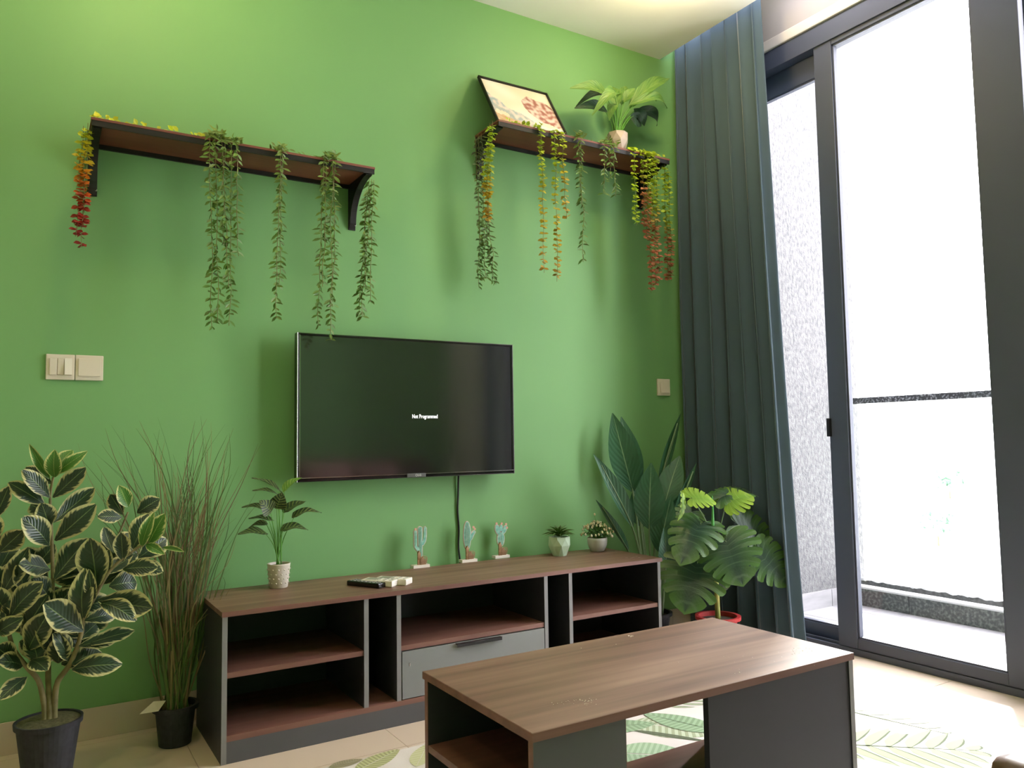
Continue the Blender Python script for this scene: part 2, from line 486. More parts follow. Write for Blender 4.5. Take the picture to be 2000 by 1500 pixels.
q.add(vs, fs); q.build('channel_seal', noisy(mat('dark_sealant', rough=.9), (.02, .022, .022), (.09, .09, .09), ns=50), bal)

GZ = -24.0
g = MB().box(8, 900, -500, 600, GZ-1, GZ)
struct('ground', g, M_ground)
M_tree = noisy(mat('far_tree_foliage', rough=.9), (.16, .30, .20), (.34, .46, .36), ns=1.4)
def tree(px, py, d, h, wd, label):
    dr = ray(px, py); hd = V((dr.x, dr.y, 0)).normalized()
    c_ = atz(px, py, GZ+h*.65); base = V((c_.x, c_.y, GZ)); k_ = (c_-CAM).length/d; h *= k_; wd *= k_
    t = thing('tree', label, 'tree', base, group=None)
    MB().tube([base, base+V((0, 0, h*.5))], [.25, .12], 8).build('trunk', M_stem, t)
    q = MB()
    for k in range(90):
        a = random.uniform(0, 2*PI); rr = wd*.5*math.sqrt(random.random()); z = h*random.uniform(.35, 1)
        rr *= math.sin(PI*min(1, (z/h-.25)/.85))*.9+.25
        c = base+V((rr*math.cos(a), rr*math.sin(a), z)); s = random.uniform(.06, .13)*wd
        bm = bmesh.new(); bmesh.ops.create_icosphere(bm, subdivisions=1, radius=s)
        for vv in bm.verts: vv.co *= random.uniform(.6, 1.25)
        bm.verts.index_update()
        q.add([c+vv.co for vv in bm.verts], [tuple(x.index for x in ff.verts) for ff in bm.faces]); bm.free()
    q.build('crown', M_tree, t, kind='stuff')
tree(1855, 955, 175, 5.5, 7.5, 'pale green tree far below the balcony, higher of the two in the glass')
tree(1832, 1040, 118, 4.5, 5.5, 'small hazy tree far below the balcony, nearer the kerb')

# ------------------------------------------------------------------ ceiling lamps and added fill lights (above the frame)
def fill_light(x, y, energy, label):  # unseen lamp, added to brighten the floor and, by bounce, the ceiling
    t = thing('fill_light', label, 'lamp', (x, y, H), group='added ceiling fill lights')
    MB().lathe((x, y, H), [(.055, 0), (.058, -.004), (.048, -.008), (.042, -.002), (.042, -.001)], 24).build('trim_ring', M_whitep, t, smooth=True)
    MB().lathe((x, y, H), [(.041, -.003), (.0, -.003)], 24).build('diffuser', mat('fill_diffuser', (1, .9, .7), .5, emit=(1, .78, .48), es=6), t)
    ld = bpy.data.lights.new('fill_light_source', 'SPOT'); ld.energy = energy; ld.color = (1, .72, .36)
    ld.spot_size = math.radians(150); ld.spot_blend = .9; ld.shadow_soft_size = .05
    lo = bpy.data.objects.new('lamp', ld); COL.objects.link(lo); lo.parent = t; lo.location = (0, 0, -.02)
def ceiling_lamp(x, y, energy, label):
    t = thing('ceiling_lamp', label, 'lamp', (x, y, H), group='round opal ceiling lamps near the green wall')
    MB().lathe((x, y, H), [(0, 0), (.085, 0), (.088, -.012), (.082, -.014)], 32).build('base_plate', M_whitep, t, smooth=True)
    MB().lathe((x, y, H), [(.080, -.012), (.076, -.035), (.045, -.048), (0, -.052)], 32).build('opal_shade', mat('opal_glow', (1, .92, .8), .5, emit=(1, .84, .62), es=5), t, smooth=True)
    ld = bpy.data.lights.new('ceiling_lamp_light', 'POINT'); ld.energy = energy; ld.color = (1, .80, .38); ld.shadow_soft_size = .06
    lo = bpy.data.objects.new('lamp', ld); COL.objects.link(lo); lo.parent = t; lo.location = (0, 0, -.12)
ceiling_lamp(.42, -.66, 10, 'round opal ceiling lamp above the left shelf, out of view')
_p = atz(1320, -75, H)
ceiling_lamp(_p.x, _p.y, 9, 'round opal ceiling lamp above the right shelf, just out of view')
fill_light(.2, -2.2, 14, 'added unseen ceiling fill light near the camera side of the room')
fill_light(1.75, -2.2, 14, 'added unseen ceiling fill light above the sofa side of the room')
fill_light(-1.0, -1.4, 14, 'added unseen ceiling fill light at the left end of the room')

# ------------------------------------------------------------------ curtains
def curtain(name, y0, ytop, ybot, xc, nf, label, seed, amp=.045):
    t0 = V((xc, y0, 0)); rnd = random.Random(seed)
    nz, ns = 40, 260
    ztop = 3.27
    ph = [rnd.uniform(-.5, .5) for _ in range(nf+2)]
    wd = [rnd.uniform(.6, 1.4) for _ in range(nf)]
    tot = sum(wd); cum = [0]
    for k in wd: cum.append(cum[-1]+k/tot)
    vs = []; fs = []; uv = []
    for j in range(nz+1):
        zz = j/nz; z = .015+(ztop-.015)*zz
        ye = ybot+(ytop-ybot)*min(1, (zz**.8))
        for i in range(ns+1):
            s = i/ns
            k = max(kk for kk in range(nf) if cum[kk] <= s+1e-9)
            lt = (s-cum[k])/(cum[k+1]-cum[k])
            a = amp*(.75+.5*ph[k]+.35*(1-zz))
            prof = math.cos(2*PI*lt)
            prof = prof*(.8+.2*math.cos(2*PI*lt*.5))
            x = xc+a*prof+.012*math.sin(7*s+3*zz+seed)+.012*noise.noise(V((s*9, zz*2.2, seed)))
            y = y0+(ye-y0)*s+.012*math.sin(4*PI*lt)*(1-.5*zz)+.010*noise.noise(V((s*6, zz*1.7, seed+5)))
            vs.append((x, y, z)); uv.append((s, zz))
    for j in range(nz):
        for i in range(ns):
            a = j*(ns+1)+i
            fs.append((a, a+1, a+ns+2, a+ns+1))
    q = MB(); q.add(vs, fs, uvs=uv)
    o = q.build(name, M_velvet, None, world=False, smooth=True)
    sm = o.modifiers.new('thick', 'SOLIDIFY'); sm.thickness = .003
    tag(o, label, 'curtain')
    return o
curtain('curtain', -.004, -.595, -.712, 3.078, 7, 'dark slate velvet curtain hanging between the green wall and the sliding door', 3)
curtain('curtain', -2.33, -2.46, -2.46, 3.16, 2, 'dark slate curtain at the other end of the door, beside the sofa, out of view', 11, .03)

# ------------------------------------------------------------------ television
tx, tw, tz, th, ty = .9874, .97, 1.4084, .5745, -.09
tv = thing('television', 'flat black television mounted on the green wall showing small white words', 'television', (tx+tw/2, 0, tz-th))
q = MB()
bz = .011
q.box(tx, tx+tw, ty+.002, ty+.030, tz-th, tz, .004)
q.box(tx+.12, tx+tw-.12, ty+.03, ty+.055, tz-th+.07, tz-.10, .01)
q.build('housing', M_gloss, tv)
q = MB()
q.box(tx, tx+bz, ty-.006, ty+.004, tz-th, tz, .003).box(tx+tw-bz, tx+tw, ty-.006, ty+.004, tz-th, tz, .003)
q.box(tx, tx+tw, ty-.006, ty+.004, tz-bz, tz, .003).box(tx, tx+tw, ty-.006, ty+.004, tz-th, tz-th+.016, .003)
q.build('bezel', M_gloss, tv)
q = MB()
q.box(tx-.001, tx+.003, ty-.008, ty+.001, tz-th, tz, .001).box(tx+.010, tx+.0125, ty-.0072, ty+.001, tz-th+.014, tz-.01)
q.box(tx, tx+tw, ty-.008, ty-.004, tz-th+.014, tz-th+.0165).box(tx, tx+tw, ty-.007, ty-.003, tz-.003, tz-.001)
q.box(tx+tw-.002, tx+tw+.0005, ty-.007, ty+.002, tz-th, tz)
q.build('chrome_edge', M_chrome, tv, label='thin chrome edge line')
MB().box(tx+bz, tx+tw-bz, ty-.003, ty+.003, tz-th+.014, tz-bz).build('screen', M_screen, tv)
MB().box(1.441, 1.524, ty-.010, ty-.004, .836, .851, .002).build('badge_plate', mat('badge_grey', (.12, .12, .12), .35, .5), tv)
MB().box(tx+.30, tx+.66, -.036, -.001, tz-th+.14, tz-.16).build('wall_bracket', M_black, tv)
def text(name, body, size, m, loc, parent, sx=1.0, ext=.0004, rot=(PI/2, 0, 0)):
    cu = bpy.data.curves.new(name, 'FONT'); cu.body = body; cu.size = size; cu.extrude = ext
    cu.align_x = 'LEFT'; cu.resolution_u = 3
    o = bpy.data.objects.new(name+'_src', cu); COL.objects.link(o)
    dg = bpy.context.evaluated_depsgraph_get()
    me = bpy.data.meshes.new_from_object(o.evaluated_get(dg))
    bpy.data.objects.remove(o)
    me.materials.clear(); me.materials.append(m); me.name = name
    mo = bpy.data.objects.new(name, me); COL.objects.link(mo); mo.parent = parent
    mo.location = toloc(parent, loc); mo.rotation_euler = rot; mo.scale = (sx, 1, 1)
    return mo
text('screen_text', 'Not Programmed', .0235, M_letters, (1.466, ty-.0036, 1.078), tv, .70)
text('logo', 'LG', .0125, M_logo, (1.488, ty-.0106, .8395), tv, 1.0)
q = MB(); q.tube([(1.4815+.0042*math.cos(a*PI/8), ty-.0108, .8437+.0042*math.sin(a*PI/8)) for a in range(17)], .0007, 5)
q.build('logo_ring', M_logo, tv)
cord = MB()
pp = [V((1.722, -.035, tz-th+.03)), V((1.722, -.014, .84)), V((1.7215, -.008, .75)), V((1.719, -.006, .68)), V((1.724, -.006, .60)), V((1.7215, -.006, .52)), V((1.727, -.008, .45)), V((1.73, -.01, .25)), V((1.74, -.012, .12))]
def smoothp(P, n=6):
    out = []
    for i in range(len(P)-1):
        p0 = P[max(i-1, 0)]; p1 = P[i]; p2 = P[i+1]; p3 = P[min(i+2, len(P)-1)]
        for k in range(n):
            t = k/n
            out.append(.5*((2*p1)+(-p0+p2)*t+(2*p0-5*p1+4*p2-p3)*t*t+(-p0+3*p1-3*p2+p3)*t**3))
    out.append(P[-1]); return out
cord.tube(smoothp(pp), .0042, 8)
tag(cord.build('power_cord', M_cord, None, world=False, smooth=True), 'thin black cord hanging from the television down behind the low cabinet', 'cord')

# ------------------------------------------------------------------ switches
sw = thing('light_switch', 'double white switch plate with three rockers on the left of the green wall', 'switch', (.249, 0, 1.21))
for (a, b) in ((.163, .2485), (.2500, .3355)):
    MB().box(a, b, -.009, 0, 1.210, 1.297, .003).build('plate', M_plastic, sw)
for (a, b, y) in ((.1735, .1955, -.013), (.1965, .2165, -.0125)):
    MB().box(a, b, y, -.008, 1.226, 1.283, .0015).build('rocker', M_plastic, sw)
q = MB(); q.add([(.218, -.010, 1.284), (.240, -.010, 1.284), (.240, -.022, 1.227), (.218, -.022, 1.227), (.218, -.006, 1.284), (.240, -.006, 1.284), (.240, -.006, 1.227), (.218, -.006, 1.227)],
    [(0, 1, 2, 3), (4, 7, 6, 5), (0, 3, 7, 4), (1, 5, 6, 2), (0, 4, 5, 1), (3, 2, 6, 7)])
q.build('rocker', M_whitep, sw, label='brighter rocker switch tipped out at its lower edge')
MB().box(.2585, .327, -.0135, -.008, 1.224, 1.285, .002).build('rocker', M_plastic, sw, label='wide single rocker')
sw2 = thing('light_switch', 'small square white switch beside the curtain on the green wall', 'switch', (2.935, 0, 1.2))
MB().box(2.892, 2.978, -.010, 0, 1.200, 1.287, .003).build('plate', M_plastic, sw2)
q = MB(); q.add([(2.907, -.012, 1.272), (2.963, -.012, 1.272), (2.963, -.019, 1.215), (2.907, -.019, 1.215), (2.907, -.008, 1.272), (2.963, -.008, 1.272), (2.963, -.008, 1.215), (2.907, -.008, 1.215)],
    [(0, 1, 2, 3), (4, 7, 6, 5), (0, 3, 7, 4), (1, 5, 6, 2), (0, 4, 5, 1), (3, 2, 6, 7)])
q.build('rocker', M_plastic, sw2)

# ------------------------------------------------------------------ wall shelves
def wall_shelf(x0, x1, zt, label):
    t = thing('wall_shelf', label, 'shelf', ((x0+x1)/2, 0, zt-.03), group='wooden wall shelves on black brackets')
    MB().box(x0, x1, -.2154, -.002, zt-.009, zt, .001).build('board', M_shelfwood, t)
    q = MB().box(x0+.002, x1-.002, -.2140, -.2080, zt-.028, zt-.009)
    q.box(x0+.002, x1-.002, -.012, -.002, zt-.034, zt-.009)
    q.build('angle_rail', M_black, t)
    MB().box(x0+.004, x1-.004, -.2078, -.012, zt-.018, zt-.0092).build('underside_board', M_shelfwood, t)
    for xb, s in ((x0+.004, 1), (x1-.004, -1)):
        a, b = (xb, xb+.030) if s > 0 else (xb-.030, xb)
        q = MB()
        q.box(a, b, -.006, 0, zt-.205, zt-.018, .001)
        q.box(a, b, -.206, -.006, zt-.024, zt-.0185)
        # curved gusset web
        pr = [(-.006, zt-.024), (-.200, zt-.024)]
        for k in range(11):
            an = k/10*PI/2
            pr.append((-.200+(.200-.020)*math.sin(an)*1.0, zt-.030-(.150)*(1-math.cos(an))))
        pr += [(-.014, zt-.190), (-.006, zt-.200)]
        mid = (a+b)/2
        q.prism(pr, 'x', mid-.0125, mid+.0125)
        br = q.build('bracket', M_black, t)
        for dz in (.185, .06):
            q = MB()
            q.lathe((0, 0, 0), [(.0, .0022), (.0035, .0018), (.0045, 0)], 10)
            nn = 30
            for idx in range(len(q.v)-nn, len(q.v)):
                p = q.v[idx]; q.v[idx] = V((b-.004+p.x, -.014-p.z if dz > .1 else -.0062-p.z, zt-dz+p.y))
            q.build('screw', M_screw, br)
    return t
wall_shelf(.270, 1.259, 2.065, 'long red-brown wall shelf on curved black brackets, left of the two, above the television')
wall_shelf(1.829, 2.829, 2.378, 'red-brown wall shelf carrying the framed print and potted plant, near the curtain')
S1, S2 = 2.065, 2.378

# framed print leaning on the right shelf
BLp = V((1.840, -.196, S2+.001)); BRp = V((2.222, -.196, S2+.001))
top_y = -.022
TLp = at(944, 149, top_y)
hgt = TLp.z-BLp.z
pic = thing('framed_print', 'black-framed landscape print with blurred blue-grey and rust shapes leaning on the right shelf', 'picture', (2.03, -.19, S2))
dirx = V((1, 0, 0)); diry = V((0, top_y-BLp.y, hgt)).normalized(); Lh = V((0, top_y-BLp.y, hgt)).length
nrm = dirx.cross(diry)      # towards the room
if nrm.y > 0: nrm = -nrm
Wp = BRp.x-BLp.x
def pbox(q, u0, u1, v0, v1, d0, d1):
    vs = []
    for dd in (d0, d1):
        for vv in (v0, v1):
            for uu in (u0, u1):
                vs.append(BLp+dirx*uu+diry*vv+nrm*dd)
    q.add(vs, [(0, 2, 3, 1), (4, 5, 7, 6), (0, 1, 5, 4), (2, 6, 7, 3), (0, 4, 6, 2), (1, 3, 7, 5)])
q = MB(); e = .007
pbox(q, 0, Wp, 0, e, -.014, 0); pbox(q, 0, Wp, Lh-e, Lh, -.014, 0); pbox(q, 0, e, 0, Lh, -.014, 0); pbox(q, Wp-e, Wp, 0, Lh, -.014, 0)
q.build('frame', M_black, pic)
q = MB(); pbox(q, e, Wp-e, e, Lh-e, -.013, -.009); q.build('backing', M_black, pic)
# print: a plain abstract, painted in flat colour cells
nu, nv = 90, 56
q = MB()
for i in range(nu):
    for j in range(nv):
        u, v_ = (i+.5)/nu, (j+.5)/nv
        n1 = noise.noise(V((u*7, v_*6, 1.3))); n2 = noise.noise(V((u*17, v_*14, 4.1))); n3 = noise.noise(V((u*3, v_*3, 9)))
        c = V((.82, .72, .60))+V((.04, .05, .08))*n3*2
        edge = .72-.95*u+.12*n1      # blue-grey slope, lower left
        if v_ < edge and v_ > edge-.34-.1*n2 and u < .68:
            c = V((.36, .42, .46)).lerp(V((.78, .62, .56)), max(0, min(1, .5+1.3*n2)))
            if v_ < edge-.20: c = c.lerp(V((.30, .36, .36)), .5)
        if v_ < .24-.35*u+.05*n2: c = V((.50, .27, .12)).lerp(V((.72, .52, .36)), .5+.8*n2)
        dx, dy = (u-.80)/.27, (v_-.50+.25*(u-.8))/.30
        if dx*dx+dy*dy < 1+.35*n1:
            c = V((.34, .12, .10)).lerp(V((.76, .56, .52)), max(0, min(1, .45+1.5*n2)))
        if u > .55 and v_ < .14+.05*n1: c = V((.60, .68, .70))
        a = e+(Wp-2*e)*i/nu; b = e+(Wp-2*e)*(i+1)/nu; c0 = e+(Lh-2*e)*j/nv; d0 = e+(Lh-2*e)*(j+1)/nv
        q.add([BLp+dirx*uu+diry*vv+nrm*(-.0085) for uu, vv in ((a, c0), (b, c0), (b, d0), (a, d0))], [(0, 1, 2, 3)], tuple(c))
q.build('print', vcol('print_paper', .6), pic)

# ------------------------------------------------------------------ vines
def leaf_quad(q, p, d, n, L, W, col):
    d = d.normalized(); s = d.cross(n)
    if s.length < 1e-3: s = d.cross(V((1, 0, .3)))
    s.normalize(); n = s.cross(d)
    pts = [p, p+d*L*.30+s*W*.42+n*L*.05, p+d*L*.62+s*W*.46+n*L*.06, p+d*L, p+d*L*.62-s*W*.46+n*L*.06, p+d*L*.30-s*W*.42+n*L*.05, p+d*L*.45-n*L*.03]
    q.add(pts, [(0, 1, 6), (1, 2, 6), (2, 3, 6), (3, 4, 6), (4, 5, 6), (5, 0, 6)], col)
def jit(c, rnd, a=.25):
    k = 1.12*(1+rnd.uniform(-a, a))
    return (c[0]*k*(1+rnd.uniform(-.1, .1)), c[1]*k, c[2]*k)
GREEN = [(0, (.16, .24, .05)), (.5, (.13, .22, .045)), (1, (.11, .20, .04))]
YEL = [(0, (.33, .46, .02)), (.4, (.40, .48, .02)), (.62, (.50, .38, .02)), (1, (.44, .25, .04))]
YELG = [(0, (.45, .58, .02)), (1, (.42, .55, .03))]
RED = [(0, (.50, .55, .02)), (.25, (.55, .45, .02)), (.45, (.55, .20, .015)), (.7, (.45, .05, .03)), (1, (.30, .03, .03))]
YR = [(0, (.42, .52, .03)), (.5, (.38, .45, .04)), (.62, (.42, .16, .07)), (1, (.34, .10, .05))]
DARK = [(0, (.07, .09, .035)), (.3, (.10, .15, .04)), (1, (.10, .18, .04))]
def ramp(R, t):
    for i in range(len(R)-1):
        if t <= R[i+1][0]:
            k = (t-R[i][0])/(R[i+1][0]-R[i][0]); return tuple(V(R[i][1]).lerp(V(R[i+1][1]), k))
    return R[-1][1]
def vine(label, group, strands, colr, kind='long', shelf=None, seed=0, y=-.232, tuft=None, z_edge=None):
    """strands: (x top px, y top px, x bottom px, y bottom px); shelf: (x0, x1, z) run of leaves lying on the board"""
    rnd = random.Random(seed)
    top = at(strands[0][0], strands[0][1], y)
    t = thing('hanging_vine', label, 'vine', top, group=group)
    st = MB(); lf = MB()
    def leaves(p, d, tt, scale=1):
        c = ramp(colr, tt)
        if kind == 'long':
            base = rnd.uniform(0, 2*PI)
            for k in range(2):
                a = base+PI*k+rnd.uniform(-.4, .4)
                out = V((math.cos(a), -abs(math.sin(a))*.9-.05 if p.y > -.1 else math.sin(a), rnd.uniform(-.75, .15)))
                leaf_quad(lf, p, out+d*.35, V((rnd.uniform(-.4, .4), -1, .6)), rnd.uniform(.025, .037)*scale, rnd.uniform(.010, .014)*scale, jit(c, rnd))
        else:
            base = rnd.uniform(0, 2*PI)
            for k in range(5):
                a = base+2*PI/5*k+rnd.uniform(-.4, .4)
                out = V((math.cos(a), math.sin(a), rnd.uniform(-.5, .1)))
                leaf_quad(lf, p+V((0, 0, rnd.uniform(-.006, .006))), out, V((rnd.uniform(-.3, .3), -.9, .8)), rnd.uniform(.017, .026)*scale, rnd.uniform(.018, .025)*scale, jit(c, rnd, .18))
    for (xa, ya, xb, yb) in strands:
        A = at(xa, ya, y); B = at(xb, yb, y+rnd.uniform(-.01, .02))
        n = max(6, int((A-B).length/.02))
        P = []
        sx = rnd.uniform(0, 9)
        for i in range(n+1):
            k = i/n
            p = A.lerp(B, k)+V((.010*noise.noise(V((k*4, sx, 0))), .014*noise.noise(V((k*4, sx, 7))), 0))*min(1, k*3)
            P.append(p)
        # bend back onto the shelf board at its upper end
        zt = z_edge if z_edge else A.z
        pre = [V((A.x+rnd.uniform(-.02, .02), -.10+rnd.uniform(-.03, .03), zt+.004)), V((A.x, -.17, zt+.007)), V((A.x, -.215, max(A.z, zt+.006)))] if z_edge else []
        full = pre+P
        st.tube(full, .0011, 4)
        step = .0190 if kind == 'long' else .027
        tot = sum((full[i+1]-full[i]).length for i in range(len(full)-1)); run = 0; nxt = step
        for i in range(len(full)-1):
            d = full[i+1]-full[i]; L = d.length
            while nxt <= run+L:
                leaves(full[i]+d*((nxt-run)/L), d.normalized(), nxt/tot)
                nxt += step*rnd.uniform(.75, 1.3)
            run += L
    if tuft:
        for (px, py, nn) in tuft:
            c0 = at(px, py, y+.02)
            for k in range(nn):
                a = rnd.uniform(0, 2*PI)
                leaf_quad(lf, c0+V((rnd.uniform(-.02, .02), rnd.uniform(-.015, .02), rnd.uniform(-.02, .01))), V((math.cos(a), math.sin(a)*.6-.2, rnd.uniform(-.2, .9))), V((0, -1, .6)), rnd.uniform(.02, .032), .010, jit(ramp(colr, .02), rnd))
    if shelf:
        x0, x1, z = shelf
        P = [V((x0+(x1-x0)*i/30, -.185+.02*noise.noise(V((i*.4, seed, 0))), z+.006)) for i in range(31)]
        st.tube(P, .0011, 4)
        for i in range(int(abs(x1-x0)/.011)):
            k = rnd.random(); p = P[0].lerp(P[-1], k); p.y = -.185+rnd.uniform(-.02, .03); p.z = z+.006+rnd.uniform(0, .008)
            a = rnd.uniform(0, 2*PI)
            L_ = rnd.uniform(.014, .026)
            leaf_quad(lf, p, V((math.cos(a), math.sin(a)*.5, rnd.uniform(.1, 1.0))), V((0, -1, .5)), L_, L_*(.42 if kind == 'long' else .85), jit(ramp(colr, .02), rnd))
    st.build('stem', M_vstem, t)
    lf.build('leaves', M_vine, t, kind='stuff')
    return t
G1, G2 = 'artificial vines on the left shelf', 'artificial vines on the right shelf'
vine('vine turning from yellow to orange and red at the left end of the left shelf', G1,
     [(172, 240, 158, 482), (163, 246, 150, 462), (168, 252, 160, 440)], RED, 'round', (.275, .66, S1), 1, y=-.15)
vine('thick bushy-topped green vine, leftmost of the green ones on the left shelf', G1,
     [(410, 262, 412, 640), (420, 258, 426, 632), (432, 262, 446, 560), (452, 275, 448, 636), (462, 280, 466, 500), (440, 270, 436, 480)], GREEN, 'long', None, 2, tuft=[(418, 262, 34), (430, 268, 30), (458, 276, 30)], z_edge=S1)
vine('thin single green vine hanging midway between the two thick ones on the left shelf', G1,
     [(548, 292, 540, 622), (552, 296, 545, 560)], GREEN, 'long', (.86, 1.0, S1), 3, tuft=[(548, 288, 26)], z_edge=S1)
vine('long green vine whose tip reaches over the top edge of the television', G1,
     [(650, 305, 645, 664), (655, 308, 648, 600), (632, 310, 622, 636), (638, 330, 628, 560)], GREEN, 'long', (1.03, 1.13, S1), 4, tuft=[(650, 302, 30), (636, 308, 14)], z_edge=S1)
vine('green vine hanging outside the right bracket of the left shelf', G1,
     [(722, 345, 702, 612), (730, 352, 722, 590), (716, 370, 706, 620), (726, 350, 712, 570)], GREEN, 'long', None, 5, y=-.12)
vine('dull dark green vine hanging at the left end of the right shelf', G2,
     [(934, 262, 935, 560), (928, 268, 940, 548), (940, 258, 950, 545), (946, 420, 962, 552), (952, 400, 968, 556)], DARK, 'long', None, 6, y=-.10)
vine('bright yellow-green vine at the left corner of the right shelf beside the framed print', G2,
     [(962, 236, 952, 440), (956, 240, 950, 430), (950, 300, 948, 380)], YEL, 'round', (1.85, 2.1, S2), 7, y=-.225)
vine('single yellow vine turning orange, hanging under the middle of the framed print', G2,
     [(1057, 244, 1061, 533)], YEL, 'round', None, 8, z_edge=S2)
vine('forked yellow vine with one long orange strand and one short, below the print corner', G2,
     [(1083, 256, 1088, 550), (1097, 260, 1106, 428)], YEL, 'round', (2.1, 2.2, S2), 9, z_edge=S2)
vine('sparse green vine with a long thin tip, right of the framed print', G2,
     [(1134, 264, 1139, 512), (1130, 268, 1136, 400)], GREEN, 'long', (2.22, 2.42, S2), 10, tuft=[(1133, 262, 14)], z_edge=S2)
vine('short pair of green strands in front of the geometric pot', G2,
     [(1180, 276, 1181, 380), (1198, 280, 1202, 384), (1190, 280, 1192, 345)], GREEN, 'long', (2.42, 2.56, S2), 11, tuft=[(1184, 274, 16), (1198, 280, 14)], z_edge=S2)
vine('short yellow-green vine just right of the geometric pot', G2,
     [(1238, 290, 1243, 440)], YELG, 'round', (2.60, 2.68, S2), 12, z_edge=S2)
vine('thick yellow-green vine with reddish tips near the right end of the right shelf', G2,
     [(1256, 294, 1259, 442), (1270, 296, 1272, 572), (1281, 300, 1287, 552), (1276, 300, 1280, 560), (1264, 300, 1266, 470)], YR, 'round', (2.68, 2.78, S2), 13, z_edge=S2)
vine('olive vine fading to red, beyond the right bracket next to the curtain', G2,
     [(1298, 318, 1306, 545), (1304, 325, 1312, 548)], YR, 'round', (2.76, 2.82, S2), 14, y=-.20)

# ------------------------------------------------------------------ leaves
LM = {}
def unit_leaf(key, m, shape='ellip', curl=.12, droop=0, fold=.18, wave=.0, nl=10, nw=4):
    if key in LM: return LM[key]
    q = MB(); vs = []; fs = []; uv = []
    for i in range(nl+1):
        t = i/nl
        if shape == 'ellip': wd = math.sin(PI*min(1, t*.97+.02))**.75*(1-.12*t)
        elif shape == 'obov': wd = (math.sin(PI*min(1, (t**1.25)*.97+.01)))**.7
        elif shape == 'lance': wd = math.sin(PI*min(1, t**.8*.98+.01))**.95
        elif shape == 'heart': wd = (math.sin(PI*min(1, t**.62*.99+.008)))**.8
        else: wd = math.sin(PI*min(1, t))**.6
        wd = max(wd, .02)
        for j in range(nw+1):
            u = j/nw*2-1
            x = t; y = u*.5*wd
            z = curl*math.sin(PI*t)-droop*t*t+.4*fold*abs(u)*wd*.5+.7*wave*math.sin(t*9+u*2)*abs(u)
            vs.append((x, y, z)); uv.append((j/nw, t))
    for i in range(nl):
        for j in range(nw):
            a = i*(nw+1)+j; fs.append((a, a+1, a+nw+2, a+nw+1))
    q.add(vs, fs, uvs=uv)
    o = q.build(key, m, None, world=False, smooth=True)
    me = o.data; bpy.data.objects.remove(o)
    LM[key] = me
    return me
def orient(A, B, nhint, W, zs=None):
    d = B-A; L = d.length; d = d.normalized()
    s = V(nhint).cross(d)
    if s.length < 1e-3: s = V((1, 0, 0)).cross(d)
    s.normalize(); n = d.cross(s)
    zs = zs or L
    m = Matrix(((d.x*L, s.x*W, n.x*zs, A.x), (d.y*L, s.y*W, n.y*zs, A.y), (d.z*L, s.z*W, n.z*zs, A.z), (0, 0, 0, 1)))
    return m
def put_leaf(parent, me, A, B, W, nh, label=None):
    return place_mesh('leaf', me, orient(A, B, nh, W), parent, label)
def pot_round(parent, c, rt, rb, h, m, rim=.006, name='pot', n=40):
    MB().lathe(c, [(0, .001), (rb, 0), (rt-.004, h-.016), (rt+rim, h-.015), (rt+rim+.001, h-.001), (rt+rim-.002, h), (rt-.004, h-.001), (rt-.006, h-.02), (rt-.012, h-.03)], n).build(name, m, parent, smooth=False)

# --- variegated rubber plant
RC = V((.190, -.37, 0)); RH = .198
rp = thing('rubber_plant', 'large variegated rubber plant with cream-edged leaves in a black pot, far left', 'plant', RC)
pot_round(rp, RC, .086, .058, RH, M_pot, .002)
MB().lathe(RC, [(.083, RH-.006), (.05, RH-.001), (.0, RH+.001)], 24).build('moss_topping', M_moss, rp, smooth=True)
def P3(px, py, y): return at(px, py, y)
def stem(parent, pts, r0, r1, m, name='stem', n=8):
    P = smoothp([V(p) for p in pts], 4)
    MB().tube(P, [r0+(r1-r0)*i/(len(P)-1) for i in range(len(P))], n).build(name, m, parent, smooth=True)
yr = -.37
stem(rp, [P3(88, 1412, yr), P3(86, 1375, yr), P3(75, 1329, yr), P3(50, 1300, yr+.02), P3(22, 1255, yr+.03), P3(5, 1160, yr+.03), P3(0, 1060, yr+.02), P3(-6, 1000, yr)], .0085, .004, M_stem)
stem(rp, [P3(98, 1414, yr), P3(97, 1380, yr), P3(94, 1320, yr+.02), P3(97, 1240, yr+.03), P3(103, 1150, yr+.02), P3(101, 1050, yr), P3(98, 970, yr), P3(106, 925, yr)], .0095, .003, M_stem)
stem(rp, [P3(106, 1412, yr), P3(107, 1370, yr), P3(113, 1331, yr), P3(138, 1295, yr-.02), P3(158, 1240, yr-.04), P3(163, 1205, yr-.05), P3(183, 1170, yr-.06), P3(215, 1115, yr-.06), P3(255, 1080, yr-.06), P3(292, 1056, yr-.06)], .0095, .003, M_stem)
stem(rp, [P3(160, 1225, yr-.04), P3(190, 1130, yr+.04), P3(225, 1060, yr+.09), P3(250, 1000, yr+.10)], .005, .003, M_stem)
rm = [unit_leaf('rub%d' % k, M_rubber, 'obov', curl=[.10, .16, .03, -.05][k], droop=[0, .12, .05, 0][k], fold=[.25, .35, .15, .5][k], wave=[.02, .03, .04, .02][k]) for k in range(4)]
ry = [unit_leaf('ruby%d' % k, M_rubbery, 'ellip', curl=[.06, .14][k], fold=.5, wave=.02) for k in range(2)]
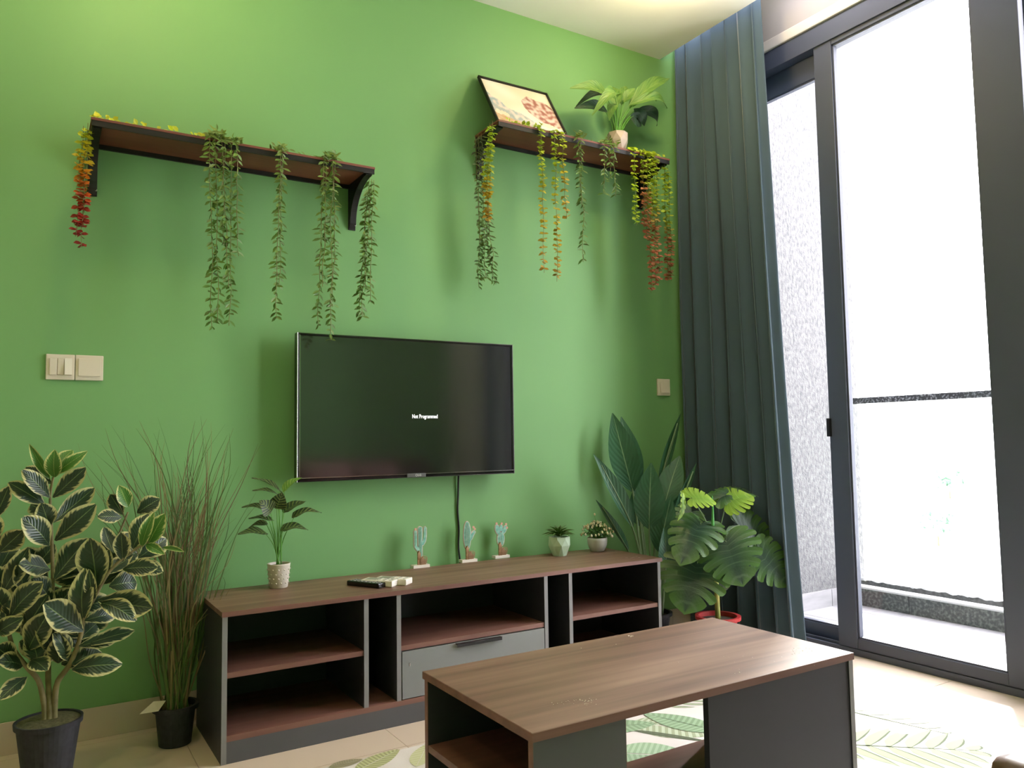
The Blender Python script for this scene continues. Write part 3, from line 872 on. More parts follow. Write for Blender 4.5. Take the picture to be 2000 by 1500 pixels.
RL = [  # base x, y, tip x, y, width px, young, dy base, dy tip
 (97, 935, 57, 867, 15, 1, 0, -.02), (107, 932, 107, 878, 26, 1, -.01, -.03), (112, 912, 142, 879, 22, 1, 0, .03), (108, 925, 171, 881, 20, 1, -.01, -.03),
 (101, 945, 50, 912, 26, 0, 0, .02), (98, 972, 46, 918, 26, 0, -.01, -.05), (104, 972, 166, 914, 28, 0, -.01, -.05), (88, 985, 18, 942, 28, 0, 0, -.02),
 (97, 1030, 82, 984, 30, 0, -.01, -.06), (92, 1005, 60, 985, 26, 0, 0, .05), (96, 1065, 44, 1010, 38, 0, -.01, -.06), (104, 1020, 184, 953, 30, 0, -.01, .02), (108, 1056, 187, 985, 36, 0, -.01, -.05),
 (-12, 1015, 17, 950, 24, 0, 0, -.03), (0, 1078, 45, 1036, 32, 0, 0, -.04), (4, 1160, 54, 1072, 30, 0, 0, -.04), (45, 1155, 38, 1100, 26, 0, 0, -.03),
 (98, 1112, 40, 1100, 34, 0, 0, -.05), (94, 1135, 48, 1082, 28, 0, .02, .05), (-10, 1060, -20, 1000, 30, 0, 0, 0), (0, 1110, 28, 1060, 26, 0, .01, .05),
 (107, 1130, 172, 1050, 44, 0, 0, .02), (189, 1150, 176, 1051, 46, 0, -.06, -.08), (120, 1130, 172, 1095, 34, 0, 0, .05), (193, 1150, 213, 1074, 24, 0, -.05, -.02),
 (277, 1068, 301, 1000, 20, 1, -.06, -.07), (290, 1062, 322, 1003, 30, 1, -.06, -.08), (259, 1072, 289, 1003, 34, 0, -.06, -.04), (240, 1097, 236, 1040, 24, 0, -.06, -.09),
 (285, 1064, 322, 1083, 16, 1, -.06, -.10), (318, 1070, 360, 1078, 9, 1, -.08, -.12), (270, 1090, 325, 1052, 34, 0, -.05, -.02), (267, 1100, 318, 1116, 24, 0, -.06, -.09),
 (240, 1112, 308, 1108, 28, 0, -.06, -.10), (213, 1145, 270, 1136, 40, 0, -.05, -.02), (240, 1005, 215, 966, 24, 0, .09, .10), (250, 990, 232, 948, 24, 1, .09, .09),
 (268, 1002, 312, 974, 28, 0, .09, .08), (238, 1010, 192, 1008, 24, 0, .09, .06), (222, 1080, 203, 1030, 22, 0, .0, .04), (225, 1065, 262, 1045, 24, 0, .06, .08),
 (192, 1172, 297, 1187, 44, 0, -.06, -.12), (195, 1178, 264, 1208, 32, 0, -.06, -.13), (163, 1210, 163, 1115, 34, 0, -.05, -.09), (186, 1170, 173, 1117, 18, 0, -.06, -.11),
 (165, 1212, 228, 1198, 26, 0, -.05, -.02), (162, 1232, 86, 1178, 44, 0, -.05, -.13), (44, 1238, 92, 1163, 36, 0, 0, -.04), (20, 1205, 84, 1138, 40, 0, 0, -.05),
 (163, 1260, 262, 1230, 24, 0, -.04, -.06), (154, 1262, 232, 1244, 24, 0, -.04, -.03), (141, 1298, 200, 1272, 38, 0, -.03, -.01), (141, 1308, 235, 1296, 34, 0, -.03, -.08),
 (55, 1270, 96, 1195, 40, 0, .01, -.05), (115, 1295, 118, 1240, 32, 0, 0, -.06), (132, 1290, 104, 1236, 30, 0, -.02, -.07), (44, 1300, -4, 1292, 32, 0, .01, -.04),
 (32, 1292, -8, 1262, 34, 0, .02, -.01), (-5, 1238, 40, 1208, 28, 0, .02, -.03), (52, 1322, 0, 1366, 26, 0, .0, -.06), (154, 1250, 190, 1216, 26, 0, -.04, .02),
 (100, 1200, 140, 1150, 36, 0, .02, .0), (98, 1230, 60, 1180, 34, 0, .03, .06), (100, 1210, 150, 1190, 30, 0, .03, .08), (60, 1290, 92, 1310, 30, 0, 0, -.08),
 (90, 1280, 140, 1270, 34, 0, .02, .03), (98, 1170, 62, 1130, 34, 0, .02, .0), (150, 1240, 120, 1195, 32, 0, -.03, .02), (180, 1180, 140, 1140, 30, 0, -.04, .02),
 (10, 1150, -25, 1110, 34, 0, .02, 0), (8, 1190, -20, 1150, 34, 0, .03, -.02), (95, 1250, 130, 1215, 30, 0, .02, -.06), (75, 1300, 60, 1240, 32, 0, .01, .03),
 (210, 1120, 250, 1090, 26, 0, -.05, .0), (205, 1130, 185, 1085, 24, 0, -.05, .0), (100, 1270, 70, 1225, 34, 0, .02, -.03), (145, 1290, 180, 1300, 30, 0, -.02, .04)]
rr = random.Random(5)
for k in range(46):       # inner leaves of the bushy middle
    cx, cy = rr.choice([(60, 1180), (95, 1220), (130, 1180), (150, 1240), (30, 1120), (110, 1270), (20, 1220), (200, 1120), (70, 1110), (170, 1160)])
    cx += rr.uniform(-22, 22); cy += rr.uniform(-28, 28)
    an = rr.uniform(-2.9, -.2); ln = rr.uniform(52, 78)
    dd = rr.uniform(.0, .12)
    RL.append((cx, cy, cx+ln*math.cos(an), cy+ln*math.sin(an)*.9, rr.uniform(26, 36), 0, dd, dd+rr.uniform(-.03, .05)))
for i, (ax, ay, bx, by, wpx, yg, d0, d1) in enumerate(RL):
    A = P3(ax, ay, yr+d0); B = P3(bx, by, yr+d1)
    W = wpx*1.3*depth(A)/FPX
    tocam = (CAM-A).normalized()
    nh = tocam+V((rr.uniform(-.35, .35), rr.uniform(-.3, .1), rr.uniform(.1, .7)))
    put_leaf(rp, (ry[i % 2] if yg else rm[rr.randrange(4)]), A, B, W, nh)

# --- tall grass in black pot
GC = V((.556, -.205, 0)); GH = .128
gp = thing('grass_plant', 'tall thin-bladed artificial grass in a small black pot beside the low cabinet', 'plant', GC)
pot_round(gp, GC, .066, .050, GH, M_pot, .006)
MB().lathe(GC, [(.062, GH-.02), (0, GH-.014)], 20).build('soil', M_soil, gp)
tg = MB(); a0 = at(302, 1373, -.275); 
tp = [at(300, 1370, -.26), at(324, 1368, -.24), at(309, 1389, -.29), at(272, 1395, -.31)]
tg.add([tp[0], tp[1], tp[2], tp[3]]+[p+V((.0006, .001, -.0006)) for p in tp], [(0, 1, 2, 3), (4, 7, 6, 5), (0, 4, 5, 1), (1, 5, 6, 2), (2, 6, 7, 3), (3, 7, 4, 0)])
tg.build('price_tag', M_paper, gp, label='blank white paper tag on the pot rim')
gr = random.Random(21)
def blade(q, P, w0, col):
    n = len(P); vs = []; fs = []
    for i, p in enumerate(P):
        t = i/(n-1); w_ = w0*(1-t**2*.9)*.5
        s = V((math.cos(ga), math.sin(ga)*.4, 0))
        vs += [p-s*w_, p+s*w_]
    for i in range(n-1): fs.append((2*i, 2*i+1, 2*i+3, 2*i+2))
    q.add(vs, fs, col)
q = MB()
targets = [(272, 822), (217, 830), (308, 815), (381, 822), (404, 818), (456, 836), (198, 868), (180, 880), (152, 866), (440, 828), (412, 824), (392, 812), (444, 850), (467, 910), (438, 880), (514, 860), (500, 962), (322, 860), (338, 888), (300, 846), (250, 878), (275, 825), (360, 900), (160, 925), (198, 925), (425, 1080), (440, 1115), (445, 1125), (430, 1140), (240, 842), (346, 905), (415, 850)]
for k in range(215):
    if k < len(targets)*2:
        tx_, ty_ = targets[k % len(targets)]
        if k >= len(targets): tx_ += gr.uniform(-16, 16); ty_ += gr.uniform(5, 45)
    else:
        tx_ = gr.choice([gr.gauss(330, 40), gr.gauss(395, 26)]); ty_ = 880+abs(gr.gauss(0, 1))*130+abs(tx_-360)*.7
        tx_ = max(225, min(465, tx_))
    B = at(tx_, ty_, gr.uniform(-.34, -.07))
    if k > 150 and B.x > .66 and B.z < .50: B.x = .62
    a = gr.uniform(0, 2*PI); r0 = gr.uniform(0, .04)
    A = GC+V((r0*math.cos(a), r0*math.sin(a), GH-.02))
    Mx = A.lerp(B, .55); Mx.x = A.x*.35+Mx.x*.65+gr.uniform(-.045, .045); Mx.z = A.z+(B.z-A.z)*.62
    M1 = V((A.x+(Mx.x-A.x)*.5+gr.uniform(-.018, .018), A.y, A.z+(Mx.z-A.z)*.5))
    P = smoothp([A, M1, Mx, Mx.lerp(B, .55)+V((gr.uniform(-.035, .035), 0, gr.uniform(0, .03))), B], 4)
    ga = gr.uniform(-.7, .7)
    c = gr.choice([(.07, .13, .025), (.10, .14, .04), (.18, .15, .06), (.05, .10, .025), (.14, .10, .045)])
    blade(q, P, gr.uniform(.0034, .0058), jit(c, gr, .3))
q.build('blades', vcol('grass_blade', .6, .15), gp, kind='stuff')

# ------------------------------------------------------------------ low cabinet
cab = thing('tv_cabinet', 'long low walnut and grey television cabinet with open shelves against the green wall', 'cabinet', (.6468, -.4803, 0), .0069)
CL, CD, CH, T = 1.822, .4047, .4621, .0155
def cbx(name, m, *a, b=.0008, parent=None, label=None):
    q = MB(); q.box(*a, b=b); return q.build(name, m, parent or cab, world=False, label=label)
SB = 'side_panel'
cbx('top', M_lam, -.002, CL+.003, -.002, CD, CH-.0006-T+.0006, CH)
# front edge band of the top
cbx('top_edge', M_lamdark, -.002, CL+.003, -.0036, -.0021, CH-T, CH, b=0)
zs = CH-T
for (a, b) in ((0, .0160), (CL-.0160-.006, CL-.006)):
    cbx('side_panel', M_greyd, a, b, .0012, CD, 0, zs, b=0)
    cbx('panel_edge', M_edge, a, b, -.0006, .0012, 0, zs, b=0)
for a in (.464, .584, 1.208, 1.327):
    cbx('divider', M_greyd, a, a+.0162, .0012, CD-.006, .084, zs, b=0)
    cbx('panel_edge', M_edge, a, a+.0162, -.0006, .0012, .084, zs, b=0)
cbx('bottom_shelf', M_lamdark, .016, CL-.022, 0, CD-.006, .066, .084, b=0)
cbx('plinth', M_grey, .016, CL-.022, .0005, .016, 0, .066, b=0)
cbx('back_panel', M_greyd, .016, CL-.022, CD-.006, CD, .02, zs, b=0)
cbx('shelf', M_lamdark, .0162, .4638, .004, CD-.007, .257, .2735, b=0)
cbx('shelf', M_lamdark, 1.3434, CL-.0222, .004, CD-.007, .256, .2725, b=0)
cbx('shelf', M_lamdark, .6004, 1.2078, .004, CD-.007, .252, .269, b=0)
dr = cbx('drawer', M_greyl, .604, 1.2045, -.001, .017, .087, .248, b=.0006)
cbx('handle', M_black, .814, 1.003, -.016, .0005, .2445, .2475, b=0, parent=dr)
cbx('handle', M_black, .814, 1.003, -.0165, -.0148, .236, .2475, b=0, parent=dr)
cbx('keyhole', M_screw, .6300, .6345, -.0022, -.0008, .196, .207, b=0, parent=dr)
q = MB()
for (x, y) in ((1.70, .09), (1.715, .075), (1.735, .085), (1.75, .065), (1.765, .10)):
    q.box(x, x+.012, y, y+.003, CH, CH+.0004)
q.build('scratches', mat('pale_scratch', (.45, .38, .35), .7), cab, world=False)

# things on the cabinet
CT = CH
wp = V((.906, -.158, CT))
pp_ = thing('prayer_plant', 'small plant with dark striped leaves in a round dimpled white pot on the cabinet', 'plant', wp)
MB().lathe(wp, [(0, 0), (.030, 0), (.032, .002), (.0405, .083), (.0415, .085), (.0405, .0865), (.038, .085), (.036, .070)], 36).build('pot', mat('white_ceramic', (.72, .66, .57), .35), pp_, smooth=True)
q = MB()
for j, zr in enumerate((.018, .034, .050, .066)):
    for k in range(12):
        a = 2*PI*(k+.5*(j % 2))/12; r = .0325+.0085*zr/.083
        bm = bmesh.new(); bmesh.ops.create_icosphere(bm, subdivisions=1, radius=.0032); bm.verts.index_update()
        c = wp+V((r*math.cos(a), r*math.sin(a), zr)); q.add([c+v_.co for v_ in bm.verts], [tuple(x.index for x in ff.verts) for ff in bm.faces]); bm.free()
q.build('dimples', mat('pot_dimple', (.60, .55, .46), .4), pp_, smooth=True)
MB().lathe(wp, [(.037, .078), (0, .081)], 24).build('soil', M_soil, pp_)
yp = wp.y
pm = [unit_leaf('pray%d' % k, M_prayer, 'heart', curl=[.05, .12][k], droop=.06, fold=.3, wave=.03) for k in range(2)]
pmy = unit_leaf('prayy', M_prayery, 'heart', curl=.1, fold=.5)
PL = [(550, 962, 494, 930, 17, 0, .0), (553, 962, 590, 933, 13, 1, 0), (545, 967, 494, 955, 14, 0, -.03), (530, 1000, 508, 978, 26, 0, -.04), (540, 994, 551, 962, 26, 0, -.04),
      (524, 1002, 473, 988, 18, 0, 0), (552, 1001, 597, 976, 17, 0, .02), (570, 1011, 628, 998, 16, 0, 0), (535, 1017, 486, 1010, 15, 0, .02), (524, 1024, 484, 1030, 16, 0, .04),
      (523, 1042, 465, 1040, 21, 0, -.02), (548, 1036, 602, 1032, 22, 0, -.02)]
for i, (ax, ay, bx, by, wpx, yg, dy) in enumerate(PL):
    A = at(ax, ay, yp+dy); B = at(bx, by, yp+dy*1.6)
    W = wpx*2.0*depth(A)/FPX
    nh = V((0, -.25, 1)) if i not in (3, 4) else (CAM-A).normalized()+V((0, 0, .3))
    if i in (3, 4): W = wpx*1.3*depth(A)/FPX
    o = put_leaf(pp_, pmy if yg else pm[i % 2], A, B, W, nh)
    a = random.uniform(0, 2*PI)
    base = wp+V((.008*math.cos(a), .008*math.sin(a), .079))
    stem(pp_, [base, base.lerp(A, .5)+V((0, 0, .03 if A.z > .6 else .05))*.5, A+(B-A)*.08], .0022, .0011, M_greenstem, 'stem', 6)

# cactus cut-outs
M_cwood = mat('pale_cut_edge', (.62, .50, .42), .6)
M_teal = noisy(mat('teal_paint', rough=.5), (.10, .36, .28), (.34, .58, .48), ns=80)
M_tealr = mat('pale_teal_line', (.42, .62, .52), .5)
M_rock = noisy(mat('driftwood', rough=.8), (.24, .12, .06), (.55, .34, .20), ns=60)
def capsule(cx, cz, rx, z0, z1, n=8):
    pts = [(cx+rx*math.cos(a*PI/n), z1+rx*math.sin(a*PI/n)) for a in range(n+1)]
    pts += [(cx+rx*math.cos(PI+a*PI/n), z0+rx*math.sin(PI+a*PI/n)) for a in range(n+1)]
    return pts
def ell(cx, cz, rx, rz, rot=0, n=18):
    c, s = math.cos(rot), math.sin(rot)
    return [(cx+rx*math.cos(a)*c-rz*math.sin(a)*s, cz+rx*math.cos(a)*s+rz*math.sin(a)*c) for a in [2*PI*k/n for k in range(n)]]
def grow(poly, k):
    cx = sum(p[0] for p in poly)/len(poly); cz = sum(p[1] for p in poly)/len(poly); out = []
    n = len(poly)
    for i in range(n):
        p0, p1 = poly[i-1], poly[(i+1) % n]
        t = V((p1[0]-p0[0], p1[1]-p0[1])).normalized(); nn = V((t.y, -t.x))
        if nn.dot(V((poly[i][0]-cx, poly[i][1]-cz))) < 0: nn = -nn
        out.append((poly[i][0]+nn.x*k, poly[i][1]+nn.y*k))
    return out
def cactus(px, py, polys, lines, flowers, label, kindn):
    c = atz(px, py, CT); c.y += .012
    t = thing('cactus_ornament', label, 'ornament', c, group='painted cactus cut-outs on the cabinet')
    MB().box(c.x-.037, c.x+.037, c.y-.016, c.y+.016, CT, CT+.012, .001).build('base', M_whitep, t)
    q = MB()
    for pl in polys: q.prism([(c.x+a, CT+b) for a, b in grow(pl, .0028)], 'y', c.y-.002, c.y+.003)
    q.build('cutout_edge', M_cwood, t)
    q = MB()
    for i, pl in enumerate(polys): q.prism([(c.x+a, CT+b) for a, b in pl], 'y', c.y-.0032-.0003*i, c.y-.0018)
    q.build('cactus_body', M_teal, t)
    q = MB()
    for (x0, z0, x1, z1) in lines: q.tube([(c.x+x0, c.y-.0042, CT+z0), (c.x+x1, c.y-.0042, CT+z1)], .0009, 5)
    q.build('rib_lines', M_tealr, t)
    if flowers:
        q = MB()
        for (fx, fz) in flowers: q.prism([(c.x+a, CT+b) for a, b in ell(fx, fz, .0055, .0050)], 'y', c.y-.0048, c.y-.002)
        q.build('blossom', mat('blossom_pink', (.62, .33, .24), .5), t)
    q = MB()
    q.prism([(c.x-.014, CT+.011), (c.x-.014, CT+.060), (c.x-.008, CT+.070), (c.x-.002, CT+.058), (c.x+.001, CT+.011)], 'y', c.y-.012, c.y-.003)
    q.prism([(c.x, CT+.011), (c.x+.002, CT+.036), (c.x+.008, CT+.045), (c.x+.020, CT+.028), (c.x+.022, CT+.011)], 'y', c.y-.011, c.y-.004)
    q.build('driftwood', M_rock, t)
    q = MB()
    for k in range(4):
        pts = [(c.x+.009+.016*math.cos(a*PI/6+k), c.y-.013-.001*k, CT+.022+.009*k*.6+.009*math.sin(a*PI/6+k)) for a in range(13)]
        q.tube(pts, .0011, 5)
    q.build('twine', mat('twine', (.42, .26, .16), .9), t)
    return t
cactus(823, 1109, [capsule(0, 0, .0085, .050, .158), [(-.026, .085), (-.014, .068), (.0, .070), (.0, .082), (-.010, .082), (-.0155, .092), (-.016, .150), (-.0215, .154), (-.027, .150)], [(.0, .092), (.014, .090), (.024, .104), (.028, .125), (.028, .160), (.0225, .166), (.017, .160), (.0165, .125), (.010, .108), (.0, .106)]],
       [(-.003, .05, -.003, .16), (.003, .05, .003, .16), (-.0215, .09, -.0215, .148), (.0225, .115, .0225, .158)], [(-.0215, .158)],
       'tall three-armed teal cactus ornament on a white block, nearest the remote controls', 0)
cactus(917, 1098, [ell(-.004, .112, .0165, .060), [(.008, .085), (.020, .098), (.027, .112), (.036, .125), (.030, .133), (.020, .124), (.006, .105)]],
       [(-.014, .075, -.014, .145), (-.009, .062, -.009, .160), (-.004, .058, -.004, .165), (.001, .062, .001, .160), (.006, .072, .006, .150)], [(.032, .138), (.026, .146)],
       'barrel-shaped teal cactus ornament with one small side arm, beside the black cord', 1)
cactus(981, 1090, [ell(0, .082, .0175, .030), ell(-.016, .125, .011, .021, .25), ell(.018, .122, .010, .020, -.55), ell(.001, .130, .008, .014)],
       [(-.008, .065, -.006, .10), (0, .06, 0, .105), (.008, .065, .006, .10)], [(-.022, .152), (.004, .150), (.027, .146), (.031, .130)],
       'prickly-pear teal cactus ornament with round pads, rightmost of the cut-outs', 2)

# remotes
def rbox(q, c, L, Wd, h, ang, z0, b=.004, taper=1.0):
    n = len(q.v); q.box(-L/2, L/2, -Wd/2, Wd/2, 0, h, b)
    R_ = Matrix.Rotation(ang, 3, 'Z')
    for i in range(n, len(q.v)):
        p = q.v[i].copy(); q.v[i] = R_ @ V((p.x, p.y, 0))+V((c.x, c.y, z0+p.z))
def remote(px, py, L, Wd, h, ang, m, label, lcd, rows, bm_, z0=CT):
    c = atz(px, py, z0+h)
    t = thing('remote_control', label, 'remote', (c.x, c.y, z0))
    q = MB(); rbox(q, c, L, Wd, h, ang, z0, .004); q.build('body', m, t)
    R_ = Matrix.Rotation(ang, 3, 'Z')
    if lcd:
        q = MB(); cc = c+R_ @ V((L*.22, 0, 0)); rbox(q, cc, L*.34, Wd*.66, .0012, ang, z0+h-.0006, .0004)
        q.build('display', mat('lcd_grey', (.28, .29, .24), .3), t)
    for i in range(rows):
        for j in range(3):
            q = MB(); cc = c+R_ @ V((L*(-.40+i*(.38 if lcd else .82)/max(1, rows-1)), (j-1)*Wd*.27, 0))
            rbox(q, cc, L*.055, Wd*.17, .0016, ang, z0+h-.0004, .0005); q.build('button', bm_, t)
M_btn = mat('button_grey', (.45, .46, .44), .5); M_btnd = mat('button_light', (.30, .30, .30), .5)
remote(716, 1135, .150, .046, .018, math.radians(118), M_gloss, 'black television remote control lying beside the two white remotes', False, 8, M_btnd)
remote(742, 1131, .130, .056, .022, math.radians(128), M_whitep, 'white air-conditioner remote control lying against the black remote', True, 3, M_btn)
remote(768, 1128, .130, .056, .022, math.radians(131), M_whitep, 'white air-conditioner remote control, rightmost of the three remotes', True, 3, M_btn)

# succulent in faceted pot
sc_ = V((2.158, -.145, CT))
su = thing('succulent', 'small spiky green succulent in a pale mint faceted pot on the cabinet', 'plant', sc_)
def faceted(parent, c, rb, rt, h, m, n=8, rim=True, name='pot'):
    q = MB(); vs = []; fs = []
    rings = [(rb, 0, 0), (rt*1.03, h*.55, .5), (rt, h*.90, 0), (rt, h, 0), (rt*.86, h, 0), (rt*.82, h*.85, 0)]
    for (r, z, o) in rings:
        for k in range(n):
            a = 2*PI*(k+o)/n; vs.append(c+V((r*math.cos(a), r*math.sin(a), z)))
    for i in range(len(rings)-1):
        for k in range(n):
            k2 = (k+1) % n
            if i == 0: fs += [(k, k2, n+k), (k2, n+k2, n+k)]
            elif i == 1: fs += [(n+k, 2*n+k2, 2*n+k), (n+k, n+k2, 2*n+k2)]
            else: fs.append((i*n+k, i*n+k2, (i+1)*n+k2, (i+1)*n+k))
    fs.append(tuple(range(n))[::-1])
    q.add(vs, fs); q.build(name, m, parent)
faceted(su, sc_, .031, .0485, .084, mat('mint_ceramic', (.50, .64, .47), .4))
MB().lathe(sc_, [(.041, .074), (0, .078)], 16).build('soil', M_soil, su)
sm_ = unit_leaf('succ', M_succ, 'lance', curl=.12, fold=.5)
k = 0
for ring, (nn, el, L_) in enumerate(((12, .12, .070), (11, .42, .066), (9, .80, .058), (6, 1.15, .046))):
    for i in range(nn):
        a = 2*PI*i/nn+ring*.4
        d = V((math.cos(a)*math.cos(el), math.sin(a)*math.cos(el), math.sin(el)))
        A = sc_+V((0, 0, .084))+d*.004; B = A+d*L_*random.uniform(.9, 1.1)
        put_leaf(su, sm_, A, B, .0135, V((-d.x*.5, -d.y*.5, 1)))

# white flowers in bowl
fc = V((2.372, -.145, CT))
fl_ = thing('flower_bowl', 'small bunch of white buds in a round grey-white bowl at the cabinet end', 'plant', fc)
MB().lathe(fc, [(0, 0), (.026, 0), (.032, .004), (.044, .030), (.0465, .050), (.046, .062), (.043, .064), (.041, .060), (.040, .05)], 36).build('bowl', mat('stone_white', (.50, .49, .46), .6), fl_, smooth=True)
MB().lathe(fc, [(.041, .055), (0, .058)], 16).build('soil', M_soil, fl_)
q = MB(); qb = MB(); qs = MB(); fr = random.Random(3)
for k in range(85):
    a = fr.uniform(0, 2*PI); el = fr.uniform(-.05, 1.5)
    r = .076*fr.uniform(.82, 1.05)
    d = V((math.cos(a)*math.cos(el), math.sin(a)*math.cos(el), math.sin(el)*.85))
    A = fc+V((0, 0, .058)); B = A+V((0, 0, .012))+d*r
    if k == 0: B = A+V((-.012, 0, .112))
    qs.tube([A+d*.01, A.lerp(B, .6)+V((0, 0, .006)), B], .0008, 4)
    bm = bmesh.new(); bmesh.ops.create_icosphere(bm, subdivisions=1, radius=.0060); bm.verts.index_update()
    qb.add([B+V((v_.co.x*.8, v_.co.y*.8, v_.co.z*1.15)) for v_ in bm.verts], [tuple(x.index for x in ff.verts) for ff in bm.faces], fr.choice([(.78, .68, .46), (.80, .74, .58), (.72, .56, .34)])); bm.free()
    for j in range(5):
        p = A.lerp(B, fr.uniform(.3, .98)); aa = fr.uniform(0, 2*PI)
        leaf_quad(q, p, V((math.cos(aa), math.sin(aa), .5)), V((0, -1, 1)), .014, .006, jit((.05, .11, .03), fr))
qs.build('stalks', M_greenstem, fl_, kind='stuff'); q.build('foliage', M_vine, fl_, kind='stuff'); qb.build('buds', vcol('bud_white', .6), fl_, kind='stuff', smooth=True)

# ------------------------------------------------------------------ plant on the right shelf
ac = V((2.540, -.160, S2))
ap = thing('shelf_plant', 'broad-leaved speckled green plant in a geometric beige pot on the right shelf', 'plant', ac)
faceted(ap, ac, .034, .050, .092, mat('taupe_ceramic', (.46, .37, .32), .5), 8)
MB().lathe(ac, [(.039, .075), (0, .078)], 16).build('soil', M_soil, ap)
am = {}
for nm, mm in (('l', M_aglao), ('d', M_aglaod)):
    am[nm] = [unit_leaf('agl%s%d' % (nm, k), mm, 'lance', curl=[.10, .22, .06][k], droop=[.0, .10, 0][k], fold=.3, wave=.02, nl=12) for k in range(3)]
yA = ac.y
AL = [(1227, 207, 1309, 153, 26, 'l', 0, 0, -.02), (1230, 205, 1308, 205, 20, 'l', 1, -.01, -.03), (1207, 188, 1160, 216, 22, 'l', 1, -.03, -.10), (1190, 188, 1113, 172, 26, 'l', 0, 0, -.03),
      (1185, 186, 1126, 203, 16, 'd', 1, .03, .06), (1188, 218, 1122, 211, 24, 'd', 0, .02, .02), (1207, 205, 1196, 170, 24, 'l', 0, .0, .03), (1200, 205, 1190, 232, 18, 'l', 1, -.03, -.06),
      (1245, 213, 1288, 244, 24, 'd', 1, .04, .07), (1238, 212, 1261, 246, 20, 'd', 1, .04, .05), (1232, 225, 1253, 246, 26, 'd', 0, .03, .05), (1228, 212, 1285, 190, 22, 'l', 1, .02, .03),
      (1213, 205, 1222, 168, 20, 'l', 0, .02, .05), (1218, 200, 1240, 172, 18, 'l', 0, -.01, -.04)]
for (ax, ay, bx, by, wpx, nm, kk, d0, d1) in AL:
    A = at(ax, ay, min(yA+d0, -.03)); B = at(bx, by, min(yA+d1, -.03)); W = wpx*1.15*depth(A)/FPX
    nh = (CAM-A).normalized()*1.0+V((random.uniform(-.2, .2), 0, .6))
    put_leaf(ap, am[nm][kk], A, B, W, nh)
    b0 = ac+V((random.uniform(-.012, .012), random.uniform(-.01, .01), .075))
    stem(ap, [b0, b0.lerp(A, .5)+V((0, 0, .012)), A+(B-A)*.1], .0028, .0016, M_greenstem, 'stem', 6)

# ------------------------------------------------------------------ bird-of-paradise style plant behind the cabinet end
bc = V((2.63, -.22, 0))
bp_ = thing('broadleaf_plant', 'tall dark broad-bladed plant standing behind the right end of the cabinet', 'plant', bc)
pot_round(bp_, bc, .085, .06, .17, M_pot)
MB().lathe(bc, [(.08, .15), (0, .155)], 20).build('soil', M_soil, bp_)
bm_ = [unit_leaf('bird%d' % k, M_bird, 'lance', curl=[.05, -.04, .10][k], droop=[0, .04, -.03][k], fold=[.22, .45, .7][k], nl=14) for k in range(3)]
BL_ = [(1237, 962, 1196, 807, 50, 0, .06, .12, (0, 0, 0)), (1243, 960, 1213, 814, 40, 0, .08, .14, (.3, 0, 0)), (1236, 1030, 1164, 887, 34, 1, .0, -.02, (.5, 0, .3)), (1228, 1078, 1168, 975, 18, 1, .04, .04, (.7, 0, .5)),
      (1268, 1034, 1272, 904, 54, 0, -.06, -.10, (-.2, 0, 0)), (1287, 955, 1329, 805, 17, 1, .05, .07, (-.3, 0, 0)), (1297, 990, 1328, 890, 44, 0, .0, .02, (-.4, 0, 0)),
      (1316, 1022, 1360, 903, 15, 1, -.08, -.10, (-.3, 0, 0)), (1288, 1080, 1311, 968, 46, 0, -.08, -.14, (-.3, 0, 0)), (1255, 1030, 1240, 950, 40, 0, .08, .10, (.2, 0, 0)), (1305, 1010, 1318, 940, 30, 0, .05, .08, (0, 0, 0)),
      (1300, 1110, 1296, 1030, 34, 2, -.10, -.13, (.3, 0, 0))]
for i, (ax, ay, bx, by, wpx, kk, d0, d1, dn) in enumerate(BL_):
    y0 = min(bc.y+d0, -.05); y1 = min(bc.y+d1, -.03)
    A = at(ax, ay, y0); B = at(bx, by, y1); W = wpx*1.12*depth(A)/FPX
    put_leaf(bp_, bm_[kk], A, B, W, (CAM-A).normalized()+V(dn))
    b0 = bc+V((random.uniform(-.03, .03), random.uniform(-.03, .03), .15))
    stem(bp_, [b0, b0.lerp(A, .55), A+(B-A)*.05, A+(B-A)*.85], .0075, .0022, mat('petiole_green', (.16, .24, .12), .5) if i == 0 else bpy.data.materials['petiole_green'], 'petiole', 8)

